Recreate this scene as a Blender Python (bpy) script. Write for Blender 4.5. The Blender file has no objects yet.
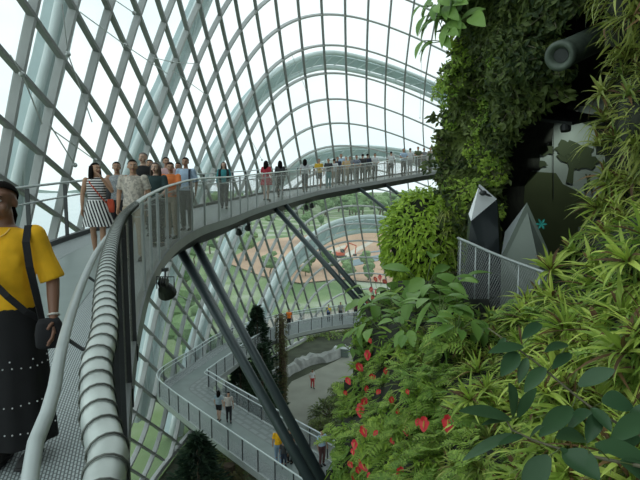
import bpy, math, random
import numpy as np
from mathutils import Vector, Matrix, Euler
from mathutils import noise as mnoise
random.seed(11)
rnd = random.random
U = random.uniform
PI = math.pi
COL = bpy.context.scene.collection
CZ = 18.0                       # camera height above the conservatory floor
TH = math.radians(5.7)
FP = 500.0

# ------------------------------------------------------------------ measuring helpers
def ray(px, py):
    X = px-320.0; V = 240.0-py
    return Vector((X, FP*math.cos(TH)+V*math.sin(TH), -FP*math.sin(TH)+V*math.cos(TH)))
def P(px, py, D):
    r = ray(px, py); return Vector((r.x/r.y*D, D, CZ+r.z/r.y*D))
def G(px, py, z):
    r = ray(px, py); t = (z-CZ)/r.z
    return Vector((r.x*t, r.y*t, z))
def pix(p):
    z = p[2]-CZ
    y = p[1]*math.cos(TH)-z*math.sin(TH); u = p[1]*math.sin(TH)+z*math.cos(TH)
    return 320+FP*p[0]/y, 240-FP*u/y

# ------------------------------------------------------------------ materials
MC = {}
def mat(name, col, rough=.6, metal=0., var=0., scale=4., bump=0., spec=.5, trans=0.):
    if name in MC: return MC[name]
    m = bpy.data.materials.new(name); m.use_nodes = True
    nt = m.node_tree; b = nt.nodes['Principled BSDF']
    b.inputs['Roughness'].default_value = rough; b.inputs['Metallic'].default_value = metal
    b.inputs['Specular IOR Level'].default_value = spec
    c = (*col, 1)
    tc = nt.nodes.new('ShaderNodeTexCoord')
    n = nt.nodes.new('ShaderNodeTexNoise'); n.inputs['Scale'].default_value = scale; n.inputs['Detail'].default_value = 4
    nt.links.new(tc.outputs['Object'], n.inputs['Vector'])
    r = nt.nodes.new('ShaderNodeMapRange'); r.inputs['To Min'].default_value = 1-var; r.inputs['To Max'].default_value = 1+var
    r.inputs['From Min'].default_value = .3; r.inputs['From Max'].default_value = .7
    nt.links.new(n.outputs['Fac'], r.inputs['Value'])
    mx = nt.nodes.new('ShaderNodeVectorMath'); mx.operation = 'SCALE'; mx.inputs[0].default_value = col
    nt.links.new(r.outputs[0], mx.inputs['Scale'])
    nt.links.new(mx.outputs[0], b.inputs['Base Color'])
    if bump:
        bp = nt.nodes.new('ShaderNodeBump'); bp.inputs['Strength'].default_value = bump; bp.inputs['Distance'].default_value = .02
        nt.links.new(n.outputs['Fac'], bp.inputs['Height']); nt.links.new(bp.outputs[0], b.inputs['Normal'])
    MC[name] = m
    return m
def leafmat(name, c1, c2, rough=.45, trans=.25, scale=1.5):
    if name in MC: return MC[name]
    m = bpy.data.materials.new(name); m.use_nodes = True
    nt = m.node_tree; b = nt.nodes['Principled BSDF']; out = nt.nodes['Material Output']
    b.inputs['Roughness'].default_value = rough; b.inputs['Specular IOR Level'].default_value = .35
    g = nt.nodes.new('ShaderNodeNewGeometry'); oi = nt.nodes.new('ShaderNodeObjectInfo')
    ad = nt.nodes.new('ShaderNodeMath'); ad.operation = 'ADD'
    nt.links.new(g.outputs['Random Per Island'], ad.inputs[0])
    ml = nt.nodes.new('ShaderNodeMath'); ml.operation = 'MULTIPLY'; ml.inputs[1].default_value = .8
    nt.links.new(oi.outputs['Random'], ml.inputs[0]); nt.links.new(ml.outputs[0], ad.inputs[1])
    dv = nt.nodes.new('ShaderNodeMath'); dv.operation = 'DIVIDE'; dv.inputs[1].default_value = 1.8
    nt.links.new(ad.outputs[0], dv.inputs[0])
    cr = nt.nodes.new('ShaderNodeValToRGB')
    cr.color_ramp.elements[0].color = (*c1, 1); cr.color_ramp.elements[1].color = (*c2, 1)
    cr.color_ramp.elements[0].position = .15; cr.color_ramp.elements[1].position = .9
    nt.links.new(dv.outputs[0], cr.inputs[0])
    nt.links.new(cr.outputs[0], b.inputs['Base Color'])
    tr = nt.nodes.new('ShaderNodeBsdfTranslucent'); nt.links.new(cr.outputs[0], tr.inputs['Color'])
    mx = nt.nodes.new('ShaderNodeMixShader'); mx.inputs[0].default_value = trans
    nt.links.new(b.outputs[0], mx.inputs[1]); nt.links.new(tr.outputs[0], mx.inputs[2])
    nt.links.new(mx.outputs[0], out.inputs['Surface'])
    MC[name] = m
    return m
def glassmat(name, tint, gloss=.06, veil=.05):
    m = bpy.data.materials.new(name); m.use_nodes = True
    nt = m.node_tree; nt.nodes.remove(nt.nodes['Principled BSDF']); out = nt.nodes['Material Output']
    t = nt.nodes.new('ShaderNodeBsdfTransparent'); t.inputs[0].default_value = (*tint, 1)
    g = nt.nodes.new('ShaderNodeBsdfGlossy'); g.inputs['Roughness'].default_value = .08; g.inputs[0].default_value = (.9,.95,.95,1)
    d = nt.nodes.new('ShaderNodeBsdfTranslucent'); d.inputs[0].default_value = (.8,.88,.88,1)
    a = nt.nodes.new('ShaderNodeMixShader'); a.inputs[0].default_value = gloss
    nt.links.new(t.outputs[0], a.inputs[1]); nt.links.new(g.outputs[0], a.inputs[2])
    c = nt.nodes.new('ShaderNodeMixShader'); c.inputs[0].default_value = veil
    nt.links.new(a.outputs[0], c.inputs[1]); nt.links.new(d.outputs[0], c.inputs[2])
    nt.links.new(c.outputs[0], out.inputs['Surface'])
    return m
def meshmat(name, col, per, fill, metal=.3):
    # woven wire net: diamond cells cut out of a thin sheet, laid out along the sheet's own UVs (metres)
    m = bpy.data.materials.new(name); m.use_nodes = True
    nt = m.node_tree; b = nt.nodes['Principled BSDF']; out = nt.nodes['Material Output']
    b.inputs['Base Color'].default_value = (*col, 1); b.inputs['Roughness'].default_value = .5; b.inputs['Metallic'].default_value = metal
    uv = nt.nodes.new('ShaderNodeUVMap'); sp = nt.nodes.new('ShaderNodeSeparateXYZ'); nt.links.new(uv.outputs[0], sp.inputs[0])
    def mth(op, a, b_=None):
        n = nt.nodes.new('ShaderNodeMath'); n.operation = op
        for k, v in enumerate((a, b_)):
            if v is None: continue
            if isinstance(v, (int, float)): n.inputs[k].default_value = v
            else: nt.links.new(v, n.inputs[k])
        return n.outputs[0]
    u = mth('MULTIPLY', sp.outputs[0], 1.6/per); v = mth('MULTIPLY', sp.outputs[1], 1/per)
    p1 = mth('ABSOLUTE', mth('SUBTRACT', mth('FRACT', mth('ADD', mth('ADD', u, v), 500)), .5))
    p2 = mth('ABSOLUTE', mth('SUBTRACT', mth('FRACT', mth('ADD', mth('SUBTRACT', u, v), 500)), .5))
    a = mth('MAXIMUM', mth('LESS_THAN', p1, fill), mth('LESS_THAN', p2, fill))
    t = nt.nodes.new('ShaderNodeBsdfTransparent')
    mx = nt.nodes.new('ShaderNodeMixShader')
    nt.links.new(a, mx.inputs[0]); nt.links.new(t.outputs[0], mx.inputs[1]); nt.links.new(b.outputs[0], mx.inputs[2])
    nt.links.new(mx.outputs[0], out.inputs['Surface'])
    return m
def gratemat(name, c1, c2, sc=1.0):
    m = bpy.data.materials.new(name); m.use_nodes = True
    nt = m.node_tree; b = nt.nodes['Principled BSDF']
    b.inputs['Roughness'].default_value = .5
    uv = nt.nodes.new('ShaderNodeUVMap')
    br = nt.nodes.new('ShaderNodeTexBrick'); br.inputs['Color1'].default_value = (*c1, 1); br.inputs['Color2'].default_value = (*[x*.93 for x in c1], 1)
    br.inputs['Mortar'].default_value = (*c2, 1); br.inputs['Scale'].default_value = sc
    br.inputs['Brick Width'].default_value = .036; br.inputs['Row Height'].default_value = .018; br.inputs['Mortar Size'].default_value = .004
    nt.links.new(uv.outputs[0], br.inputs['Vector'])
    nt.links.new(br.outputs['Color'], b.inputs['Base Color'])
    bp = nt.nodes.new('ShaderNodeBump'); bp.inputs['Strength'].default_value = .6; bp.inputs['Distance'].default_value = .01
    nt.links.new(br.outputs['Fac'], bp.inputs['Height']); bp.invert = True; nt.links.new(bp.outputs[0], b.inputs['Normal'])
    return m
def stripemat():
    m = bpy.data.materials.new('striped_fabric'); m.use_nodes = True
    nt = m.node_tree; b = nt.nodes['Principled BSDF']; b.inputs['Roughness'].default_value = .8
    tc = nt.nodes.new('ShaderNodeTexCoord'); sp = nt.nodes.new('ShaderNodeSeparateXYZ'); nt.links.new(tc.outputs['Object'], sp.inputs[0])
    def mth(op, a, b_):
        n = nt.nodes.new('ShaderNodeMath'); n.operation = op
        for k, v in enumerate((a, b_)):
            if isinstance(v, (int, float)): n.inputs[k].default_value = v
            else: nt.links.new(v, n.inputs[k])
        return n.outputs[0]
    gt = mth('LESS_THAN', sp.outputs[2], 1.03)
    dia = mth('ADD', mth('MULTIPLY', sp.outputs[0], 19.), mth('MULTIPLY', sp.outputs[2], 6.))
    hor = mth('MULTIPLY', sp.outputs[2], 22.)
    v = mth('ADD', mth('MULTIPLY', gt, dia), mth('MULTIPLY', mth('SUBTRACT', 1., gt), hor))
    f = mth('LESS_THAN', mth('FRACT', mth('ADD', v, 100.), 0), .5)
    mx = nt.nodes.new('ShaderNodeMix'); mx.data_type = 'RGBA'
    mx.inputs[6].default_value = (.75,.75,.73,1); mx.inputs[7].default_value = (.015,.016,.02,1)
    nt.links.new(f, mx.inputs[0]); nt.links.new(mx.outputs[2], b.inputs['Base Color'])
    return m
def floralmat(name, c1, c2, scale=28.):
    m = bpy.data.materials.new(name); m.use_nodes = True
    nt = m.node_tree; b = nt.nodes['Principled BSDF']; b.inputs['Roughness'].default_value = .8
    tc = nt.nodes.new('ShaderNodeTexCoord'); v = nt.nodes.new('ShaderNodeTexNoise'); v.inputs['Scale'].default_value = scale
    nt.links.new(tc.outputs['Object'], v.inputs['Vector'])
    cr = nt.nodes.new('ShaderNodeValToRGB'); cr.color_ramp.elements[0].position = .45; cr.color_ramp.elements[1].position = .56
    cr.color_ramp.elements[0].color = (*c1, 1); cr.color_ramp.elements[1].color = (*c2, 1)
    nt.links.new(v.outputs['Fac'], cr.inputs[0]); nt.links.new(cr.outputs[0], b.inputs['Base Color'])
    return m

# ------------------------------------------------------------------ mesh builder
class MB:
    def __init__(s): s.v = []; s.f = []; s.uv = None
    def add(s, vs, fs):
        n = len(s.v); s.v += [tuple(v) for v in vs]; s.f += [tuple(i+n for i in f) for f in fs]
    def box(s, c, size, rot=None):
        c = Vector(c); h = Vector(size)/2
        vs = [Vector((x*h.x, y*h.y, z*h.z)) for x in (-1,1) for y in (-1,1) for z in (-1,1)]
        if rot is not None: vs = [rot @ v for v in vs]
        s.add([v+c for v in vs], [(0,1,3,2),(4,6,7,5),(0,4,5,1),(2,3,7,6),(0,2,6,4),(1,5,7,3)])
    def tube(s, pts, r, seg=8, ell=None, cap=True, up=None):
        pts = [Vector(p) for p in pts]; n = len(pts)
        rs = r if isinstance(r, (list, tuple)) else [r]*n
        t0 = (pts[1]-pts[0]).normalized()
        ref = Vector(up) if up is not None else (Vector((0,0,1)) if abs(t0.z) < .9 else Vector((0,1,0)))
        base = len(s.v)
        for i, p in enumerate(pts):
            t = (pts[min(i+1,n-1)]-pts[max(i-1,0)]).normalized()
            a = ref-t*ref.dot(t)
            if a.length < 1e-4: a = Vector((1,0,0))-t*t.x
            a.normalize(); b = t.cross(a); ref = a if up is None else ref
            rr = rs[i]; ra, rb = (rr if isinstance(rr, tuple) else (rr, rr))
            for k in range(seg):
                w = 2*PI*k/seg
                s.v.append(tuple(p+a*ra*math.cos(w)+b*rb*math.sin(w)))
        for i in range(n-1):
            for k in range(seg):
                a0 = base+i*seg+k; a1 = base+i*seg+(k+1)%seg
                s.f.append((a0, a1, a1+seg, a0+seg))
        if cap:
            s.f.append(tuple(base+k for k in reversed(range(seg))))
            s.f.append(tuple(base+(n-1)*seg+k for k in range(seg)))
    def sphere(s, c, r, nu=12, nv=8, rot=None):
        c = Vector(c); rx, ry, rz = r if isinstance(r, (tuple, list)) else (r, r, r)
        vs = []; fs = []
        for j in range(nv+1):
            ph = PI*j/nv
            for i in range(nu):
                w = 2*PI*i/nu
                v = Vector((rx*math.sin(ph)*math.cos(w), ry*math.sin(ph)*math.sin(w), rz*math.cos(ph)))
                if rot is not None: v = rot @ v
                vs.append(c+v)
        for j in range(nv):
            for i in range(nu):
                a = j*nu+i; b = j*nu+(i+1)%nu
                fs.append((a, a+nu, b+nu, b))
        s.add(vs, fs)
    def beam(s, pts, nrm, w, d):
        """rectangular bar through pts; nrm = outward normals; w = width, d = depth along the normal"""
        n = len(pts); base = len(s.v)
        for i, p in enumerate(pts):
            t = (pts[min(i+1,n-1)]-pts[max(i-1,0)]).normalized()
            nn = nrm[i] if isinstance(nrm, list) else nrm
            nn = (nn-t*nn.dot(t)).normalized(); b = t.cross(nn)
            for (x, y) in ((-.5,-.5),(.5,-.5),(.5,.5),(-.5,.5)):
                s.v.append(tuple(p+b*w*x+nn*d*y))
        for i in range(n-1):
            for k in range(4):
                a0 = base+i*4+k; a1 = base+i*4+(k+1)%4
                s.f.append((a0, a1, a1+4, a0+4))
        s.f.append((base+3, base+2, base+1, base)); e = base+(n-1)*4; s.f.append((e, e+1, e+2, e+3))
    def leaf(s, base, d, up, L, W, droop=.3, n=4, shape='oval', fold=.15):
        d = Vector(d).normalized(); up = Vector(up); side = d.cross(up)
        if side.length < 1e-3: side = d.cross(Vector((1,0.1,0)))
        side.normalize(); up = side.cross(d).normalized()
        b0 = len(s.v); p = Vector(base)
        for i in range(n+1):
            t = i/n
            if shape == 'oval': w = math.sin(PI*min(1, t*.93+.05))**.8
            elif shape == 'heart': w = (1-t)**.6*min(1, .55+3*t) if t < 1 else 0
            elif shape == 'strap': w = (1-t**3)*(.7+.3*math.sin(PI*t))
            else: w = math.sin(PI*(t*.97+.03))**.6*(1-t*.3)
            w = max(w, .02)*W/2
            q = p+d*(L*t)-Vector((0,0,1))*(droop*L*t*t)
            off = up*(fold*w*2)
            s.v += [tuple(q-side*w+off), tuple(q), tuple(q+side*w+off)]
        for i in range(n):
            a = b0+i*3
            s.f += [(a, a+1, a+4, a+3), (a+1, a+2, a+5, a+4)]
    def build(s, name, m, parent=None, smooth=False):
        me = bpy.data.meshes.new(name); me.from_pydata(s.v, [], s.f); me.update()
        if s.uv is not None:
            ul = me.uv_layers.new(name='UVMap')
            for lp in me.loops: ul.data[lp.index].uv = s.uv[lp.vertex_index]
        if m is not None: me.materials.append(m)
        if smooth: me.polygons.foreach_set('use_smooth', [True]*len(me.polygons))
        o = bpy.data.objects.new(name, me); COL.objects.link(o)
        if parent is not None: o.parent = parent
        return o
def tag(o, label, cat, group=None, kind=None):
    o['label'] = label; o['category'] = cat
    if group: o['group'] = group
    if kind: o['kind'] = kind
    return o
def struct(o): o['kind'] = 'structure'; return o
def empty(name, loc=(0,0,0), rz=0., sc=1.):
    o = bpy.data.objects.new(name, None); COL.objects.link(o); o.location = loc; o.rotation_euler = (0,0,rz); o.scale = (sc,)*3
    o.empty_display_size = .2
    return o
def reparent(o, root):
    """children were modelled in world space: keep them there"""
    o.parent = root; o.matrix_parent_inverse = Matrix.Translation(root.location).inverted()
    return o
def copy_tree(o, parent=None):
    c = o.copy(); COL.objects.link(c)
    if parent is not None: c.parent = parent
    for ch in list(o.children): copy_tree(ch, c)
    return c
def catmull(pts, step):
    pts = [Vector(p) for p in pts]; out = []
    for i in range(len(pts)-1):
        p0 = pts[max(i-1,0)]; p1 = pts[i]; p2 = pts[i+1]; p3 = pts[min(i+2,len(pts)-1)]
        n = max(1, int((p2-p1).length/step))
        t0 = 0; a = max((p1-p0).length, 1e-3)**.5; b = (p2-p1).length**.5; c = max((p3-p2).length, 1e-3)**.5
        m1 = (p2-p1) if i == 0 else b*((p1-p0)/a-(p2-p0)/(a+b)+(p2-p1)/b)
        m2 = (p2-p1) if i == len(pts)-2 else b*((p2-p1)/b-(p3-p1)/(b+c)+(p3-p2)/c)
        for k in range(n):
            t = k/n
            out.append(p1*(2*t**3-3*t**2+1)+m1*(t**3-2*t**2+t)+p2*(-2*t**3+3*t**2)+m2*(t**3-t**2))
    out.append(pts[-1]); return out
def resample(pts, step):
    out = [pts[0]]; acc = 0
    for a, b in zip(pts, pts[1:]):
        L = (b-a).length; pos = step-acc
        while pos <= L:
            out.append(a.lerp(b, pos/L)); pos += step
        acc = (acc+L) % step if L else acc
        acc = L-(pos-step)
    return out
def laterals(path):
    out = []
    for i in range(len(path)):
        t = path[min(i+1,len(path)-1)]-path[max(i-1,0)]
        out.append(Vector((-t.y, t.x, 0)).normalized())
    return out
def sweep(path, lat, prof, uvs=True):
    """closed profile [(lateral, up)] swept along path (lateral positive to the left)"""
    mb = MB(); n = len(prof); mb.uv = []
    s = 0
    for i, p in enumerate(path):
        if i: s += (path[i]-path[i-1]).length
        for (a, z) in prof:
            mb.v.append(tuple(p+lat[i]*a+Vector((0,0,z)))); mb.uv.append((s, a+z))
    for i in range(len(path)-1):
        for k in range(n):
            a0 = i*n+k; a1 = i*n+(k+1)%n
            mb.f.append((a0, a0+n, a1+n, a1))
    mb.f.append(tuple(range(n))); mb.f.append(tuple((len(path)-1)*n+k for k in reversed(range(n))))
    return mb
def sheet(path, lat, off, z0, z1):
    mb = MB(); mb.uv = []; s = 0
    for i, p in enumerate(path):
        if i: s += (path[i]-path[i-1]).length
        q = p+lat[i]*off
        mb.v += [tuple(q+Vector((0,0,z0))), tuple(q+Vector((0,0,z1)))]; mb.uv += [(s, 0), (s, z1-z0)]
        if i: a = 2*i; mb.f.append((a-2, a, a+1, a-1))
    return mb
def rect(a, b, z0, z1): return [(a,z0),(b,z0),(b,z1),(a,z1)]
def mk_remesh(mb, voxel, smooth_it=2):
    me = bpy.data.meshes.new('tmp'); me.from_pydata(mb.v, [], mb.f); me.update()
    o = bpy.data.objects.new('tmp', me); COL.objects.link(o)
    m = o.modifiers.new('r', 'REMESH'); m.mode = 'VOXEL'; m.voxel_size = voxel; m.use_smooth_shade = True
    if smooth_it:
        sm = o.modifiers.new('s', 'SMOOTH'); sm.factor = .5; sm.iterations = smooth_it
    dg = bpy.context.evaluated_depsgraph_get(); dg.update()
    me2 = bpy.data.meshes.new_from_object(o.evaluated_get(dg))
    bpy.data.objects.remove(o); bpy.data.meshes.remove(me)
    return me2

# ------------------------------------------------------------------ shared materials
M_steel_A = mat('shaded_rib_grey', (.215,.225,.215), .5, 0, .06, 2)  # shaded undersides of these ribs put into a darker colour
M_steel_B = mat('pale_rib_paint', (.38,.40,.39), .5, 0, .06, 2)
M_arch = mat('white_arch_paint', (.62,.70,.70), .5, 0, .05, .5)
M_tube = mat('brushed_stainless', (.50,.54,.51), .38, .55, .12, 12)
M_rail = mat('grey_rail_paint', (.42,.46,.45), .4, .4, .08, 6)
M_dark = mat('dark_steel', (.055,.06,.06), .5, .3, .15, 4)
M_girder = mat('charcoal_girder', (.05,.056,.056), .55, .1, .15, 2)
M_strut = mat('strut_paint', (.05,.07,.075), .38, .1, .08, 1.5)
M_deck = mat('grey_green_deck_coating', (.20,.25,.235), .35, 0, .1, 1.2)
M_grate = gratemat('perforated_deck_plate', (.52,.58,.58), (.13,.15,.15))
M_net = meshmat('wire_net', (.36,.36,.31), .022, .125)
M_net2 = meshmat('wire_net_lower_walk', (.36,.40,.41), .05, .14)
# ------------------------------------------------------------------ the glass shell
# joints of the lattice read off the photograph: "rib_a rib_b px py", put on an ellipsoid of the dome's real size
NODES = """-1 -8 11 131;-1 -7 42 154;-1 -6 67 177;0 -8 19 72;0 -7 52 106;0 -6 77 136;0 -5 97 161;1 -8 31 16;1 -7 62 57;1 -6 87 94;1 -5 107 124;1 -4 125 149
2 -7 75 11;2 -6 99 52;2 -5 117 87;2 -4 135 119;2 -3 150 146;3 -6 109 11;3 -5 127 50;3 -4 144 86;3 -3 156 116;3 -2 170 142;4 -5 138 15;4 -4 154 54;4 -3 167.5 86;4 -2 177 116;4 -1 187 141
5 -4 164 22;5 -3 177 59;5 -2 187.5 89;5 -1 197 116;5 0 206 144;6 -3 187.5 31;6 -2 198 65;6 -1 206 94.5;6 0 215 121;7 -2 207.5 40;7 -1 217.5 72.5;7 0 225 101;8 -2 220 16;8 -1 227.5 50;8 0 235 80;8 1 242 109
9 -1 241 29;9 0 247.5 61;9 1 254 94;9 2 259 117;10 -1 255 11;10 0 262 44;10 1 267.5 74;10 2 272.5 100;11 0 279 28;11 1 284 59;11 2 287.5 86;11 3 291 112;12 0 299.5 19;12 1 302 51;12 2 305 77;12 3 308 104;12 5 316 150
13 0 322 14;13 1 324 45.5;13 2 325.5 73;13 3 328 99.5;13 4 330 123;13 5 332 146;14 0 345 15.5;14 1 345.5 46.5;14 2 346.5 74;14 3 347.5 100;14 5 351 146;15 0 367.5 20;15 1 367 50;15 2 366.5 77.5;15 3 367 104;15 5 369 149
16 0 389.5 27.5;16 1 387 57.5;16 2 385.5 84;16 3 385 109;17 -1 414.5 3;17 0 410 36;17 1 407 65;17 2 404 91;17 3 403 115;18 -1 437 12;18 0 430 45;18 1 425.5 74;18 2 422.5 99
13 8 342.5 207;14 8 357.6 206;15 8 374 206;12 8 327 211;13 9 345 225;14 9 360.5 224;15 9 376 225;12 9 329.7 227.5;11 9 316.7 236;13 10 347 241.6;14 10 363 241;12 10 334 245;11 10 319 251;13 11 351 257;13 12 354 274;14 12 369 273.5
5 5 246 251;5 6 251.4 267;5 7 257 282;5 8 263 297.7;5 9 268.6 312.5;4 4 232 249;4 5 239 265.6;4 6 245 281;4 7 251.4 297;3 3 218 250;3 4 225.6 266;3 5 232.7 282;3 6 239.7 297.7;3 7 246 312.5
6 6 257.7 252;6 7 263 267;6 8 269.4 283;6 9 275 298;0 1 171 262;0 2 181 278;0 3 191.5 293;0 4 202 309;-1 2 175 300;-1 3 185 313;-1 4 196 329;-2 2 170 324;-2 3 180 337;-2 4 191 351;-3 2 163.5 347;-3 3 175 359;-4 1 146 360;-4 2 160 373;-5 2 155 400;-6 2 150 424;-6 3 159 430;-6 4 175 441;-6 5 189 453;-7 3 154 453"""
EC = np.array([14., 20., CZ-18.3]); EA = np.array([24.7, 50., 51.])
_ax = np.array([-.6,.8,0.]); _e1 = np.array([.8,.6,0.]); _e2 = np.array([0.,0.,1.])
def on_shell(px, py, k=1.):
    r = np.array(ray(px, py))/(EA*k); o = (np.array([0,0,CZ])-EC)/(EA*k)
    a = r@r; b = r@o; c = o@o-1
    return (-b+math.sqrt(b*b-a*c))/a
def shell_pt(px, py, k=1.): return Vector((0,0,CZ))+ray(px, py)*on_shell(px, py, k)
ND = np.array([[float(q) for q in t.split()] for l in NODES.split('\n') for t in l.split(';')])
_low = (ND[:,3] > 240) & (ND[:,0] <= 0); ND[_low,1] -= 1
_nn = np.array([(np.array(shell_pt(d[2], d[3]))-EC)/EA for d in ND])
_den = 1+_nn@_ax; _u = _nn@_e1/_den; _v = _nn@_e2/_den
_T = [(a, b) for a in range(4) for b in range(4) if a+b <= 3]
_M = np.stack([(ND[:,0]/10)**a*(ND[:,1]/10)**b for a, b in _T], 1)
_cu = np.linalg.lstsq(_M, _u, rcond=None)[0]; _cv = np.linalg.lstsq(_M, _v, rcond=None)[0]
_S = 3.2
_K = np.exp(-(((ND[:,None,0]-ND[None,:,0])**2+(ND[:,None,1]-ND[None,:,1])**2)/(2*_S*_S)))
_ru = np.linalg.solve(_K+.04*np.eye(len(ND)), _u-_M@_cu); _rv = np.linalg.solve(_K+.04*np.eye(len(ND)), _v-_M@_cv)
def lattice(i, m, k=1.):
    t = np.array([(i/10)**a*(m/10)**b for a, b in _T])
    kk = np.exp(-((ND[:,0]-i)**2+(ND[:,1]-m)**2)/(2*_S*_S))
    u = t@_cu+kk@_ru; v = t@_cv+kk@_rv; s = u*u+v*v
    n = (_ax*(1-s)+2*u*_e1+2*v*_e2)/(1+s)
    p = EC+EA*k*n; nr = n/EA; nr = nr/np.linalg.norm(nr)
    return Vector(p), Vector(nr)
def split_runs(pts, ok):
    run = []
    for p in pts:
        if ok(p[0]): run.append(p)
        else:
            if len(run) > 2: yield run
            run = []
    if len(run) > 2: yield run
def inrange(p): return p.z > .1 and p.x < 34
glass = MB(); NU, NV = 72, 30
ok_c = {}
for a in range(NU+1):
    w = math.radians(60+a*(235-60)/NU)
    for b in range(NV+1):
        h = math.asin(min(1, (b/NV)*.985))
        q = EC+EA*1.004*np.array([math.cos(w)*math.cos(h), math.sin(w)*math.cos(h), math.sin(h)])
        q[2] = max(q[2], 0.0); glass.v.append(tuple(q))
for a in range(NU):
    for b in range(NV):
        k = a*(NV+1)+b; glass.f.append((k, k+NV+1, k+NV+2, k+1))
win = glass.build('window_1', glassmat('dome_glass', (.95,.985,.978), .04, .05), None, True); struct(win)
for i in range(-11, 23):
    pts = [lattice(i, m/3) for m in range(-36, 46)]
    for run in split_runs(pts, inrange):
        mb = MB(); mb.beam([p for p, n in run], [n for p, n in run], .10, .22); mb.build('mullion', M_steel_A, win)
for m in range(-12, 15):
    pts = [lattice(i/3, m) for i in range(-36, 69)]
    for run in split_runs(pts, inrange):
        mb = MB(); mb.beam([p+n*.03 for p, n in run], [n for p, n in run], .15, .26); mb.build('transom', M_steel_B, win)
# ring beam the shell stands on
ring = [Vector((EC[0]+EA[0]*math.cos(math.radians(w)), EC[1]+EA[1]*math.sin(math.radians(w)), .25)) for w in range(64, 236, 4)]
mb = MB(); mb.beam(ring, Vector((0,0,1)), .25, .3); o = mb.build('trim_1', M_steel_B); struct(o)

# big white arches standing outside the glass, each a flanged box girder
def arch(pp, w, d, label, k=1.055):
    root = empty('steel_arch'); tag(root, label, 'arch', 'white arches outside the dome')
    raw = []
    for (px, py) in pp:
        try: raw.append(shell_pt(px, py, k))
        except Exception: pass
    path = catmull(raw, 1.0)
    path = [p for p in path if p.z > -.3]
    nr = [Vector(((np.array(p)-EC)/(EA*EA))).normalized() for p in path]
    mb = MB(); mb.beam(path, nr, w*.55, d*.7); mb.build('web', M_rib_w, root)
    for s_ in (-1, 1):
        sd = []
        for i, p in enumerate(path):
            t = (path[min(i+1,len(path)-1)]-path[max(i-1,0)]).normalized(); sd.append(p+nr[i].cross(t).normalized()*w*.5*s_-nr[i]*d*.3)
        mb = MB(); mb.tube(sd, w*.16, 8); mb.build('chord', M_arch, root, True)
    mb = MB()
    for i in range(0, len(path)-2, 2):
        t = (path[i+2]-path[i]).normalized(); b = nr[i].cross(t).normalized()
        mb.tube([path[i]+b*w*.5-nr[i]*d*.35, path[i+2]-b*w*.5-nr[i]*d*.35], w*.045, 5)
    mb.build('lacing', M_arch, root)
    return root
M_rib_w = mat('pale_teal_arch_paint', (.42,.53,.54), .6, 0, .06, .6)
arch([(68,-40),(59,0),(46,60),(30,120),(14,185),(4,235)], 1.0, 1.0, 'pale arch outside the leftmost panes, rising past the upper left corner')
arch([(216,-40),(199,0),(181,42),(163,86),(146,122),(130,160),(110,215),(90,280)], 1.2, 1.0, 'pale slanting arch outside the glass behind the heads of the walkway queue')
arch([(470,112),(440,93),(400,76),(360,64),(325,59),(295,66),(268,82),(246,104),(226,135),(207,168),(190,205),(172,250),(158,295),(146,350),(135,420)], 1.5, 1.2, 'highest full white arch spanning the far end of the dome above the walkway')
arch([(470,178),(440,165),(400,155),(350,152),(310,160),(283,175),(262,192),(243,216),(228,245),(214,285),(200,325),(186,375),(174,420),(165,470)], 1.5, 1.2, 'middle white arch whose crown shows just above the far walkway railing')
arch([(470,250),(440,235),(400,226),(365,223),(330,230),(305,246),(285,267),(268,298),(254,325),(240,350),(228,385),(218,430)], 2.0, 1.4, 'lowest broad white arch framing the brown building site below the walkway')
# thin bracing cables inside the shell
M_cable = mat('steel_cable', (.5,.53,.52), .4, .5)
for pp in ([(80,12),(125,45),(168,74)], [(62,4),(68,54),(92,122)], [(10,55),(22,74),(42,124)], [(150,57),(172,62),(198,64)], [(172,70),(208,96)], [(115,0),(134,13)], [(50,125),(75,165)], [(50,128),(95,160)], [(290,50),(306,90)], [(268,98),(276,120)], [(333,237),(350,262)], [(282,285),(300,305)], [(422,40),(420,118)], [(240,120),(262,160)], [(165,290),(190,300)]):
    mb = MB(); q = [shell_pt(x, y, .985) for x, y in pp]; mb.tube(q, .02, 5)
    mb.sphere(q[len(q)//2], .085, 8, 6)
    tag(mb.build('bracing_cable', M_cable), 'thin steel bracing cable strung just inside the dome glass', 'cable', 'bracing cables of the dome')

# ------------------------------------------------------------------ the upper walkway
RR = [(-.12,-3.0,-.64),(-.20,-1.0,-.555),(-.352,.8,-.47),(-.44,.95,-.445),(-.53,1.15,-.41),(-.57,1.3,-.375)]
RR = [Vector((x, y, z+CZ)) for x, y, z in RR] + [P(105,300,1.50),P(110,253,2.25),P(120,222,3.4),P(134,206,5.2),P(150,194.5,7.5),P(172,185,10),P(197,179,12),P(230,177,14.6),P(250,175,17),P(275,172.5,20),P(300,170,23.2),P(320,168,26.2),P(350,165,29),P(380,161.5,31.4),P(420,156,34),P(450,152,35.5)]
inner = catmull(RR, .12)
inner = resample(inner, .12)
for _ in range(6):
    zs = [p.z for p in inner]
    for i in range(1, len(inner)-1): inner[i].z = (zs[i-1]+zs[i]+zs[i+1])/3
ZR = -1.22                                     # deck below the rail
WD = 2.45
ilat = laterals(inner)
for _ in range(25):
    l2 = list(ilat)
    for i in range(1, len(ilat)-1): ilat[i] = (l2[i-1]+l2[i]+l2[i+1]).normalized()
sky = empty('elevated_walkway', (inner[0].x, inner[0].y, inner[0].z+ZR))
tag(sky, 'grey curving upper walkway with the queue of visitors, hung high inside the dome', 'walkway')
def S(mb, name, m, smooth=False, par=None, label=None):
    o = mb.build(name, m, None, smooth)
    reparent(o, par or sky)
    if label: o['label'] = label
    return o
S(sweep(inner, ilat, rect(.07,.70,ZR-.05,ZR)), 'grating', M_grate, label='perforated light grey deck plate')
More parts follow.
